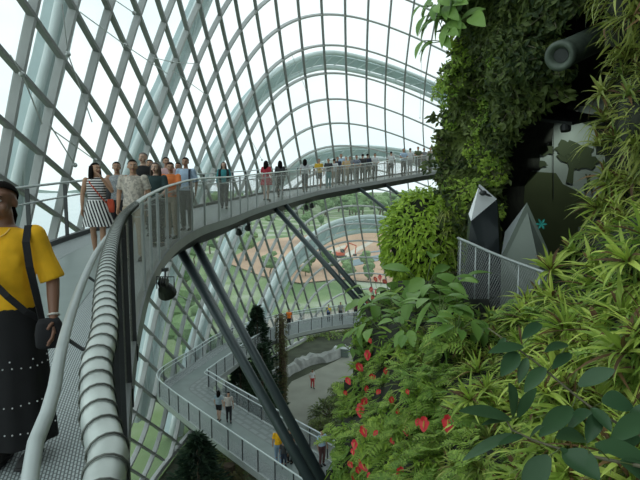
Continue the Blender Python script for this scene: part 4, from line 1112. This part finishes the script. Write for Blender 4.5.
    # --- face
    if near:
        for sx in (-1, 1):
            m1 = MB(); m1.sphere(hp(sx*.030,-.082,.018), (.0135,.010,.0075), 12, 8, HR); eo = m1.build('eye', M_eye, r, True)
            m1 = MB(); m1.sphere(hp(sx*.030,-.0895,.018), (.0062,.0045,.0066), 10, 6, HR); m1.build('iris', M_iris, eo, True)
            m1 = MB(); m1.tube([hp(sx*.048,-.084,.038), hp(sx*.031,-.094,.045), hp(sx*.014,-.096,.040)], [.002,.0038,.003], 6); m1.build('eyebrow', HAIR['black'], r)
        m1 = MB(); m1.tube([hp(-.024,-.086,-.050), hp(-.009,-.098,-.046), hp(0,-.100,-.048), hp(.009,-.098,-.046), hp(.024,-.086,-.050)], [(.002,.003),(.0055,.006),(.0055,.006),(.0055,.006),(.002,.003)], 8)
        m1.tube([hp(-.020,-.087,-.053), hp(0,-.100,-.057), hp(.020,-.087,-.053)], [.003,.0062,.003], 8); m1.build('mouth', M_lip, r, True)
    # --- hair
    m1 = MB(); nu, nv = 20, 12
    for j in range(nv+1):
        ph = j/nv
        for i in range(nu):
            w = 2*PI*i/nu; back = ((1-math.cos(w-(-PI/2)))/2)**1.7      # 0 at the face, 1 at the back
            lim = {'short': .29+.40*back, 'bun': .28+.42*back, 'long': .29+.43*back, 'bald': .20+.30*back}[hair if hair in ('short','bun','long','bald') else 'short']
            th = PI*ph*lim/1.0*1.0
            rr = 1.04+.03*math.sin(5*w)+.02*math.sin(9*w+ph*6)
            m1.v.append(tuple(hp(.0795*rr*math.sin(th)*math.cos(w), .014+.098*rr*math.sin(th)*math.sin(w), .036+.091*math.cos(th))))
    for j in range(nv):
        for i in range(nu): m1.f.append((j*nu+i, (j+1)*nu+i, (j+1)*nu+(i+1)%nu, j*nu+(i+1)%nu))
    c0 = len(m1.v)
    for j in range(nv+1):                 # inner skin of the hair cap
        for i in range(nu):
            v = hc+HR @ V3(0,.012,.035); q = Vector(m1.v[j*nu+i]); m1.v.append(tuple(v+(q-v)*.96))
    for i in range(nu): m1.f.append((nv*nu+i, c0+nv*nu+i, c0+nv*nu+(i+1)%nu, nv*nu+(i+1)%nu))
    if hair == 'long':
        for i in range(15):
            w = PI*(-.12+1.24*i/14); x, y = .078*math.cos(w), .02+.088*math.sin(w)
            m1.tube([hp(x,y,.06), hp(x*1.12,y*1.08,-.03), hc+HR @ V3(x*1.2,y*1.1,-.12)*1.0, hc+HR @ V3(x*1.05,y*.9+.02,-.22-.04*rnd())], [.016,.021,.022,.010], 7)
    if hair == 'bun': m1.sphere(hp(0,.125,-.01), (.036,.034,.040), 10, 8); m1.tube([hp(0,.11,-.02), hp(0,.14,-.09), hp(0,.12,-.16)], [.02,.022,.008], 7)
    m1.build('hair', HAIR[hairc], r, True)
    # --- top
    g = .014
    m1 = MB(); z0 = top_over; pts = [(0,.0,z0),(0,0,1.0),(0,0,1.07),(0,-.005,1.20),(0,-.005,1.32),(0,.0,1.40),(0,.006,1.438)]
    rs = [(.118*bw+belly*.05,.172*bw),(.118*bw+belly*.06,.168*bw),(.108*bw+belly*.07,.152*bw),(.115*bw+bust*.035+belly*.03,.162*bw),(.113*bw+bust*.03,.172*bw**.7),(.090,.160*bw**.5),(.056,.085)]
    m1.tube(pts, rs, 20, up=(0,1,0))
    if bust:
        for sx in (-1, 1): m1.sphere((sx*.07*bw, -.09*bw, 1.25), (.07*bw, .07*bust*bw, .07), 10, 8)
    if not sleeveless:
        for sd in ('L', 'R'):
            sx = 1 if sd == 'L' else -1; e, w = (Vector(q) for q in A[sd]); s0 = V3(sx*J['sh']*.97, .0, 1.39)
            f = {'short': .72, 'elbow': 1.0, 'long': 1.0}[sleeve]; e2 = s0.lerp(e, f); fl_r = .066 if sleeve != 'elbow' else .074
            m1.tube([s0-V3(sx*.02,0,0), s0, s0.lerp(e2, .5), e2], [.05, .066*bw**.6, .062*bw**.6, fl_r*bw**.6 if sleeve != 'long' else .05], 12); m1.sphere(s0, .066*bw**.6, 10, 8)
            if sleeve == 'long': m1.tube([e2, e2.lerp(w, .5), e2.lerp(w, .96)], [.052, .045, .035], 10); m1.sphere(e2, .052, 8, 6)
    else:
        for sx in (-1, 1): m1.tube([(sx*.075,-.07,1.36),(sx*.08,0,1.425),(sx*.075,.06,1.36)], .02, 8)
    me = mk_remesh(m1, .010 if near > 1 else (.013 if near else .02), 3); me.materials.clear(); me.materials.append(top); me.name = 'shirt'
    nm = 'dress' if legs == 'dress' else 'shirt'; o = bpy.data.objects.new(nm, me); COL.objects.link(o); o.parent = r
    # --- bottoms
    m1 = MB()
    if legs in ('trousers', 'shorts'):
        m1.tube([(0,0,.82),(0,0,.92),(0,0,1.02)], [(.10*bw,.155*bw),(.116*bw,.170*bw),(.100*bw,.142*bw)], 16, up=(0,1,0))
        for sd in ('L', 'R'):
            h0, k, a = LG[sd]
            if legs == 'trousers': m1.tube([h0, h0.lerp(k, .5), k, k.lerp(a, .5), a+V3(0,0,.0)], [.098*bw**.8, .088*bw**.8, .070, .064, .058], 12)
            else: m1.tube([h0, h0.lerp(k, .5), h0.lerp(k, .72)], [.098*bw**.8, .092*bw**.8, .09], 12)
        me = mk_remesh(m1, .012 if near else .02, 2); me.materials.clear(); me.materials.append(bottom); me.name = 'trousers'
        o = bpy.data.objects.new('trousers' if legs == 'trousers' else 'shorts', me); COL.objects.link(o); o.parent = r
    else:
        zt = 1.06 if legs == 'skirt' else 1.08; zb = zt-skirt_len; nu = 48; nv = 10; flare = .10 if skirt_len < .6 else .05
        for j in range(nv+1):
            t = j/nv; z = zt+(zb-zt)*t
            hipf = min(1, t*skirt_len/.16); rx = (.142+.034*hipf)*bw+flare*t; ry = (.105+.020*hipf)*bw+flare*.85*t+belly*.04
            for i in range(nu):
                w = 2*PI*i/nu; f = 1+.05*t*math.sin(w*9+1)+.03*t*math.sin(w*5)
                m1.v.append((rx*f*math.cos(w), ry*f*math.sin(w), z))
        for j in range(nv):
            for i in range(nu): m1.f.append((j*nu+i, (j+1)*nu+i, (j+1)*nu+(i+1)%nu, j*nu+(i+1)%nu))
        m1.build('skirt', bottom, r, True)
    # --- shoes
    for sd in ('L', 'R'):
        h0, k, a = LG[sd]; m1 = MB()
        m1.tube([a+V3(0,.055,-.052), a+V3(0,-.02,-.045), a+V3(0,-.10,-.055), a+V3(0,-.175,-.066)], [(.028,.032),(.036,.040),(.028,.044),(.014,.032)], 10, up=(0,0,1))
        m1.box(a+V3(0,-.06,-.078), (.075,.24,.014)); m1.build('shoe', cloth('shoe_%d' % int(shoes[0]*100), shoes), r, True)
    if extra: extra(r)
    return r
def band(r, name, pts, w, th, m, seg=1):
    """flat strap along pts given with outward normals"""
    mb = MB(); ps = [Vector(p) for p, n in pts]; ns = [Vector(n).normalized() for p, n in pts]
    mb.beam(ps, ns, w, th); o = mb.build(name, m, r); return o
def bagthing(label, loc, rz, size, m, cat='handbag', strap=None, par_xf=None):
    b = empty('handbag', tuple(loc), rz); tag(b, label, cat)
    mb = MB(); sx, sy, sz = size; nu = 14
    prof = [(-.5,.75),(-.42,1),(0,1.04),(.35,.9),(.5,.72)]
    for z, k in prof:
        for i in range(nu):
            w = 2*PI*i/nu; c, s_ = math.cos(w), math.sin(w); mb.v.append((sx/2*k*math.copysign(abs(c)**.6, c), sy/2*k*math.copysign(abs(s_)**.6, s_), sz*z))
    for j in range(4):
        for i in range(nu): mb.f.append((j*nu+i, j*nu+(i+1)%nu, (j+1)*nu+(i+1)%nu, (j+1)*nu+i))
    mb.f.append(tuple(reversed(range(nu)))); mb.f.append(tuple(4*nu+i for i in range(nu)))
    mb.build('bag_body', m, b, True)
    if strap: mb = MB(); mb.tube(catmull([Vector(p) for p in strap], .03), .009, 6); mb.build('bag_strap', m, b, True)
    return b
def up_at(px, D):
    x = (px-320)/(FP*math.cos(TH))*D*1.0; p = P(px, 200, D); return Vector((p.x, D, deck_z(p.x, D)))
def W(r, v):  # a point of a person's own frame, in the world
    return Matrix.Translation(r.location) @ Matrix.Rotation(r.rotation_euler.z, 4, 'Z') @ Matrix.Scale(r.scale[0], 4) @ Vector(v)

blk = cloth('black_cloth', (.012,.012,.014)); dnavy = cloth('dark_blue_cloth', (.03,.04,.065)); charc = cloth('charcoal_cloth', (.05,.052,.055)); white = cloth('white_cloth', (.68,.70,.70)); yel = cloth('mustard_yellow_cloth', (.90,.48,.01)); lblue = cloth('light_blue_cloth', (.42,.56,.72)); orng = cloth('orange_cloth', (.72,.20,.05)); pink = cloth('pale_pink_cloth', (.70,.45,.45)); grn = cloth('dark_teal_cloth', (.02,.045,.045)); redc = cloth('dark_red_cloth', (.42,.03,.05)); teal = cloth('teal_cloth', (.05,.28,.30)); gry = floralmat('grey_speckled_cloth', (.20,.22,.23), (.36,.38,.39), 60); flor = floralmat('beige_patterned_shirt', (.56,.50,.42), (.34,.31,.27), 26); strp = stripemat(); khaki = cloth('khaki_cloth', (.32,.27,.20)); olive = cloth('olive_cloth', (.10,.13,.06)); hivis = cloth('bright_orange_cloth', (.95,.22,.02)); denim = cloth('pale_denim', (.25,.36,.48)); multi = floralmat('mixed_print', (.60,.40,.12), (.55,.45,.38), 14)

# 1 the woman closest to the camera
YD = 2.62
q = up_at(2, YD)
def ex_yel(r):
    n = (0,-1,0)
    band(r, 'crossbody_strap', [((.150,.02,1.46),(0,-.3,1)), ((.125,-.10,1.40),(.2,-1,.3)), ((.05,-.165,1.25),(0,-1,0)), ((-.05,-.175,1.12),(0,-1,.0)), ((-.14,-.16,1.0),(-.5,-1,0)), ((-.20,-.08,.93),(-1,-.4,0))][::1], .034, .006, blk) if False else None
    band(r, 'crossbody_strap', [((-.13,.03,1.455),(0,-.2,1)), ((-.125,-.085,1.39),(-.1,-1,.4)), ((-.075,-.165,1.29),(0,-1,.1)), ((.0,-.20,1.17),(0,-1,0)), ((.09,-.195,1.06),(.15,-1,0)), ((.165,-.155,.96),(.5,-1,0)), ((.215,-.09,.90),(.9,-.5,0))], .036, .006, blk)
    band(r, 'shoulder_strap', [((.148,.05,1.44),(0,0,1)), ((.150,-.03,1.45),(0,-.3,1)), ((.165,-.105,1.36),(.3,-1,.2)), ((.190,-.135,1.22),(.5,-1,0)), ((.215,-.13,1.06),(.8,-.8,0)), ((.235,-.12,.90),(.9,-.5,0))], .040, .006, blk)
    mb = MB(); mb.tube([(.058*math.cos(w), -.035-.05*math.sin(w)*1.3-.02, 1.435-.05*max(0, math.sin(w))) for w in [PI*k/10 for k in range(11)]], .004, 6); mb.sphere((0,-.128,1.372), .011, 8, 6); mb.build('necklace', mat('gold_chain', (.75,.50,.15), .3, .8), r)
    mb = MB(); random.seed(3); nu = 48
    for zt, n in ((.62,26),(.40,30),(.23,34),(.66,10)):
        for k in range(n):
            w = 2*PI*k/n; t = (1.06-zt)/.93; rx = (.142+.034)*1.0+.05*t; ry = (.105+.020)*1.0+.043*t+.02; f = 1+.05*t*math.sin(w*9+1)+.03*t*math.sin(w*5)
            mb.sphere((rx*f*math.cos(w)*1.005, ry*f*math.sin(w)*1.01, zt+.006*math.sin(k)), .0052, 6, 4)
    mb.build('sequins', mat('silver_sequin', (.7,.7,.7), .3, .3), r)['kind'] = 'stuff'
    mb = MB(); e, w_ = Vector((.26,.0,1.12)), Vector((.30,-.12,.90)); d = (w_-e).normalized(); c = w_-d*.03; a = d.cross(Vector((0,1,0))).normalized(); b = d.cross(a)
    mb.tube([c+a*.030*math.cos(k*PI/8)+b*.030*math.sin(k*PI/8) for k in range(17)], .006, 6); mb.build('bracelet', mat('pearl_bracelet', (.7,.66,.6), .4), r)
y1 = person('woman in a mustard yellow top and long black skirt at the left edge', q, 1.505, .12, yel, cloth('black_skirt', (.006,.006,.007)), skin='dark', hair='bun', legs='skirt', skirt_len=.93, sleeve='elbow', build=1.0, near=2, head=(.0,.05), bust=.55, belly=.5, top_over=.96,
    arms={'L': ((.26,.0,1.12),(.30,-.12,.90)), 'R': ((-.29,.02,1.12),(-.30,-.10,.90))}, extra=ex_yel, group=None)
bagthing('small black handbag hanging at the hip of the woman in yellow', W(y1, (.285,-.15,.83)), .5, (.13,.07,.15), blk)

q = up_at(97, 8.9)
def ex_str(r):
    band(r, 'bag_strap', [((-.13,.03,1.44),(0,0,1)), ((-.10,-.10,1.36),(0,-1,.4)), ((.0,-.15,1.22),(0,-1,0)), ((.10,-.13,1.08),(.5,-1,0)), ((.17,-.08,.98),(1,-.4,0))], .02, .006, cloth('red_leather', (.50,.07,.03)))
s1 = person('woman in a black and white striped dress with a hand raised to her face', q, 1.66, .25, strp, strp, hair='long', skin='tan', legs='dress', skirt_len=.52, sleeveless=True, near=1, head=(.75,0), stride=.08, bust=.4, shoes=(.55,.5,.45),
    arms={'L': ((.27,-.08,1.20),(.12,-.20,1.44)), 'R': ((-.245,.02,1.13),(-.25,-.03,.88))}, extra=ex_str)
bagthing('orange-red bag at the side of the striped dress', W(s1, (.23,-.02,.93)), .3, (.13,.07,.24), cloth('red_leather', (.50,.07,.03)))
q = up_at(118, 10.0); s2 = person('woman in a grey speckled sleeveless top and black trousers behind the striped dress', q, 1.66, .1, gry, blk, hair='bun', skin='tan', sleeveless=True, near=1, head=(.3,0), bust=.3)
bagthing('dark grey shoulder bag between the striped dress and the grey top', W(s2, (-.25,-.06,1.06)), 0, (.26,.10,.22), charc)
q = up_at(134, 8.6); person('man in a beige patterned short-sleeved shirt beside the near railing', q, 1.72, .15, flor, khaki, hair='short', skin='tan', near=1, head=(.25,0), build=1.08, belly=.3)
q = up_at(144.5, 11.2); person('tall man in a black T-shirt standing behind the patterned shirt', q, 1.84, .1, blk, charc, hair='short', hairc='grey', skin='fair', near=1, head=(-.2,0), build=1.05)
q = up_at(151, 12.3); person('dark-haired person mostly hidden behind the tall man in black', q, 1.68, .1, charc, blk, hair='short', skin='tan', near=1)
q = up_at(156.5, 10.0); person('woman in a dark teal top with shoulder-length hair at the railing', q, 1.66, .0, grn, charc, hair='long', hairc='brown', skin='fair', near=1, bust=.3, arms={'L': ((.24,-.08,1.14),(.2,-.32,1.04))})
q = up_at(167.5, 12.6); person('person in a pale pink shirt behind the orange top', q, 1.74, .1, pink, charc, hair='short', skin='tan', near=1, head=(.4,0))
q = up_at(171.5, 10.9); person('woman in an orange top leaning on the railing', q, 1.64, -.1, orng, khaki, hair='short', skin='tan', near=1, head=(.35,.15), bust=.3, arms={'L': ((.25,-.14,1.18),(.24,-.38,1.05)), 'R': ((-.22,-.12,1.16),(-.05,-.36,1.06))})
q = up_at(179, 13.6); person('dark-haired person behind the gap between orange top and light blue shirt', q, 1.62, .0, charc, blk, hair='short', skin='tan', near=1)
q = up_at(186.5, 12.0)
def ex_lb(r): band(r, 'shoulder_strap', [((.11,.04,1.44),(0,0,1)), ((.11,-.06,1.43),(0,-.5,1)), ((.12,-.12,1.30),(0,-1,0)), ((.125,-.125,1.12),(0,-1,0)), ((.14,-.12,.98),(0,-1,0))], .05, .01, dnavy)
person('man in a light blue shirt with dark shoulder strap, end of the queue', q, 1.72, -.05, lblue, charc, hair='short', skin='tan', near=1, sleeve='elbow', extra=ex_lb, head=(.1,.1))

def far(px, l, H, yaw, top, bottom, label, **k):
    q = deck_at(px, l); return person(label, q, H, yaw, top, bottom, **k)
BR = {'L': ((.24,-.10,1.16),(.10,-.34,1.08)), 'R': ((-.24,-.10,1.16),(-.10,-.34,1.08))}
def ex_card(m):
    def f(r):
        mb = MB()
        for sx in (-1, 1): mb.tube([(sx*.13,-.10,.90),(sx*.15,-.12,1.2),(sx*.14,-.06,1.40),(sx*.10,.0,1.45)], [.055,.05,.045,.03], 8)
        mb.build('cardigan_front', m, r, True)
    return f
far(224, 1.2, 1.66, .1, teal, charc, 'woman in a black cardigan over a teal top walking alone on the walkway', hair='long', hairc='brown', skin='fair', sleeve='long', extra=ex_card(blk), stride=.1)
far(266, .9, 1.68, PI-.4, redc, redc, 'woman in a short dark red dress seen from behind', hair='long', legs='dress', skirt_len=.42, skin='fair')
far(280, .8, 1.66, PI+.3, charc, blk, 'person in dark clothes with black hair standing right of the red dress', hair='long', skin='tan', sleeve='long')
far(304.5, .8, 1.70, PI, floralmat('pale_print_shirt', (.6,.6,.6), (.4,.42,.45), 20), charc, 'person in a pale shirt and dark trousers standing alone left of the yellow shirt', hair='long', skin='tan')
far(318.5, .7, 1.68, .2, cloth('yellow_shirt', (.75,.48,.05)), blk, 'person in a yellow shirt and black shorts at the far railing', legs='shorts', hair='short', skin='tan', shoes=(.6,.6,.58))
far(328, .7, 1.66, .1, charc, teal, 'person with bright teal trousers in the far crowd', hair='short', skin='tan')
far(334, .8, 1.62, PI, white, khaki, 'person in a white top right of the teal trousers', hair='short', skin='tan')
far(338, 1.5, 1.70, 0, dnavy, charc, 'person in dark blue clothes behind the white top in the far crowd', hair='short', skin='tan')
far(341.5, 1.8, 1.86, .1, lblue, charc, 'tallest person of the far crowd, in a pale blue shirt', hair='short', skin='tan')
far(346.5, .7, 1.70, .1, multi, khaki, 'person in a yellow and beige print in the middle of the far crowd', hair='short', hairc='brown', skin='fair', arms=BR)
far(350, 1.6, 1.66, 0, cloth('grey_cloth', (.25,.26,.27)), charc, 'person in grey standing behind the yellow and beige print', hair='short', skin='tan')
far(356, .8, 1.72, .3, floralmat('blue_print', (.08,.11,.17), (.3,.33,.38), 18), charc, 'person in a blue-grey print shirt with dark trousers in the far crowd', hair='short', skin='tan', arms=BR)
far(363, .8, 1.76, PI, charc, blk, 'left one of two people in dark clothes standing together at the far railing', hair='short', skin='tan', sleeve='long')
far(367.5, 1.0, 1.74, PI-.3, dnavy, blk, 'right one of two people in dark clothes standing together at the far railing', hair='short', skin='tan', sleeve='long')
far(375, .8, 1.72, .1, white, blk, 'person in a white T-shirt and black trousers right of the dark pair', hair='short', skin='tan', arms=BR)
far(390.5, .9, 1.72, PI, white, charc, 'person in a white shirt and dark trousers walking away on the far walkway', hair='short', skin='tan', stride=.12)
far(403, .9, 1.82, .2, lblue, charc, 'tall person in a pale shirt leaning near the far end of the walkway', hair='short', skin='tan', arms=BR)
far(410, 1.0, 1.80, PI, white, cloth('pale_grey_trousers', (.4,.42,.42)), 'person all in white and pale grey near the end of the walkway', hair='short', skin='tan')
far(417.5, 1.0, 1.84, .1, olive, charc, 'person in a dark olive top near the mountain end of the walkway', hair='short', skin='tan', arms=BR)
far(424, .8, 1.70, .4, cloth('grey_cloth', (.25,.26,.27)), charc, 'person in grey beside the olive top, last but one before the mountain', hair='short', skin='tan')
far(430, 1.2, 1.70, .4, khaki, charc, 'last person on the walkway before the mountain, in khaki', hair='short', skin='tan')
def lowp(px, py, H, yaw, top, bottom, label, z=ZL, **k):
    q = G(px, py, z); return person(label, (q.x, q.y, z+.005), H, yaw, top, bottom, **k)
lowp(219, 420.5, 1.62, PI-.2, cloth('grey_blue_top', (.30,.38,.42)), blk, 'woman in grey-blue top and dark shorts beside the cream top, lower walkway', hair='long', legs='shorts', skin='fair', near=0, stride=.1)
lowp(229, 422, 1.60, .3, floralmat('cream_shirt', (.6,.56,.5), (.5,.44,.4), 20), blk, 'person in cream top and black trousers on the lower walkway', hair='short', skin='tan', stride=.08)
lowp(278.5, 465, 1.74, PI+.2, yel, denim, 'man in a yellow shirt and pale jeans on the lower walkway near the struts', hair='short', skin='tan', stride=.06)
lowp(284, 469, 1.30, PI, charc, dnavy, 'child in dark clothes beside the man in yellow and pale jeans', hair='short', skin='tan')
lowp(290, 463, 1.66, PI-.5, blk, blk, 'person in black half hidden by the struts beside the child', hair='short', skin='tan')
lowp(302, 476, 1.64, PI, dnavy, charc, 'person in dark blue just showing beneath the nearest strut pair', hair='short', skin='tan')
lowp(322, 465, 1.62, .5, lblue, cloth('red_and_dark_trousers', (.12,.05,.05)), 'person in a pale shirt at the rail, right of the thick struts', hair='short', skin='tan')
for px, H, top, bot, lab in ((291,1.75,hivis,blk,'person in a bright orange top on the far curve of the lower walkway'), (330,1.6,floralmat('yellow_blue_print', (.8,.6,.05), (.05,.15,.5), 6),dnavy,'person in a yellow and blue top on the far curve of the lower walkway'), (342.5,1.7,cloth('grey_cloth', (.25,.26,.27)),charc,'person in grey on the far curve of the lower walkway'), (356,1.7,cloth('dark_maroon_cloth', (.10,.02,.03)),blk,'person in dark maroon nearest the mountain on the lower walkway curve')):
    b = min(range(len(low)), key=lambda i: abs(pix(low[i])[0]-px)+(0 if low[i].y > 38 else 500)); q = low[b]+llat[b]*(.2)
    person(lab, (q.x, q.y, ZL+.005), H, U(-.5,.5), top, bot, hair='short', skin='tan')
lowp(312.5, 388, 1.72, .4, white, cloth('red_cloth', (.50,.05,.05)), 'person in a white top and red trousers on the pale path of the dome floor', z=.08, hair='short', skin='tan', stride=.1)
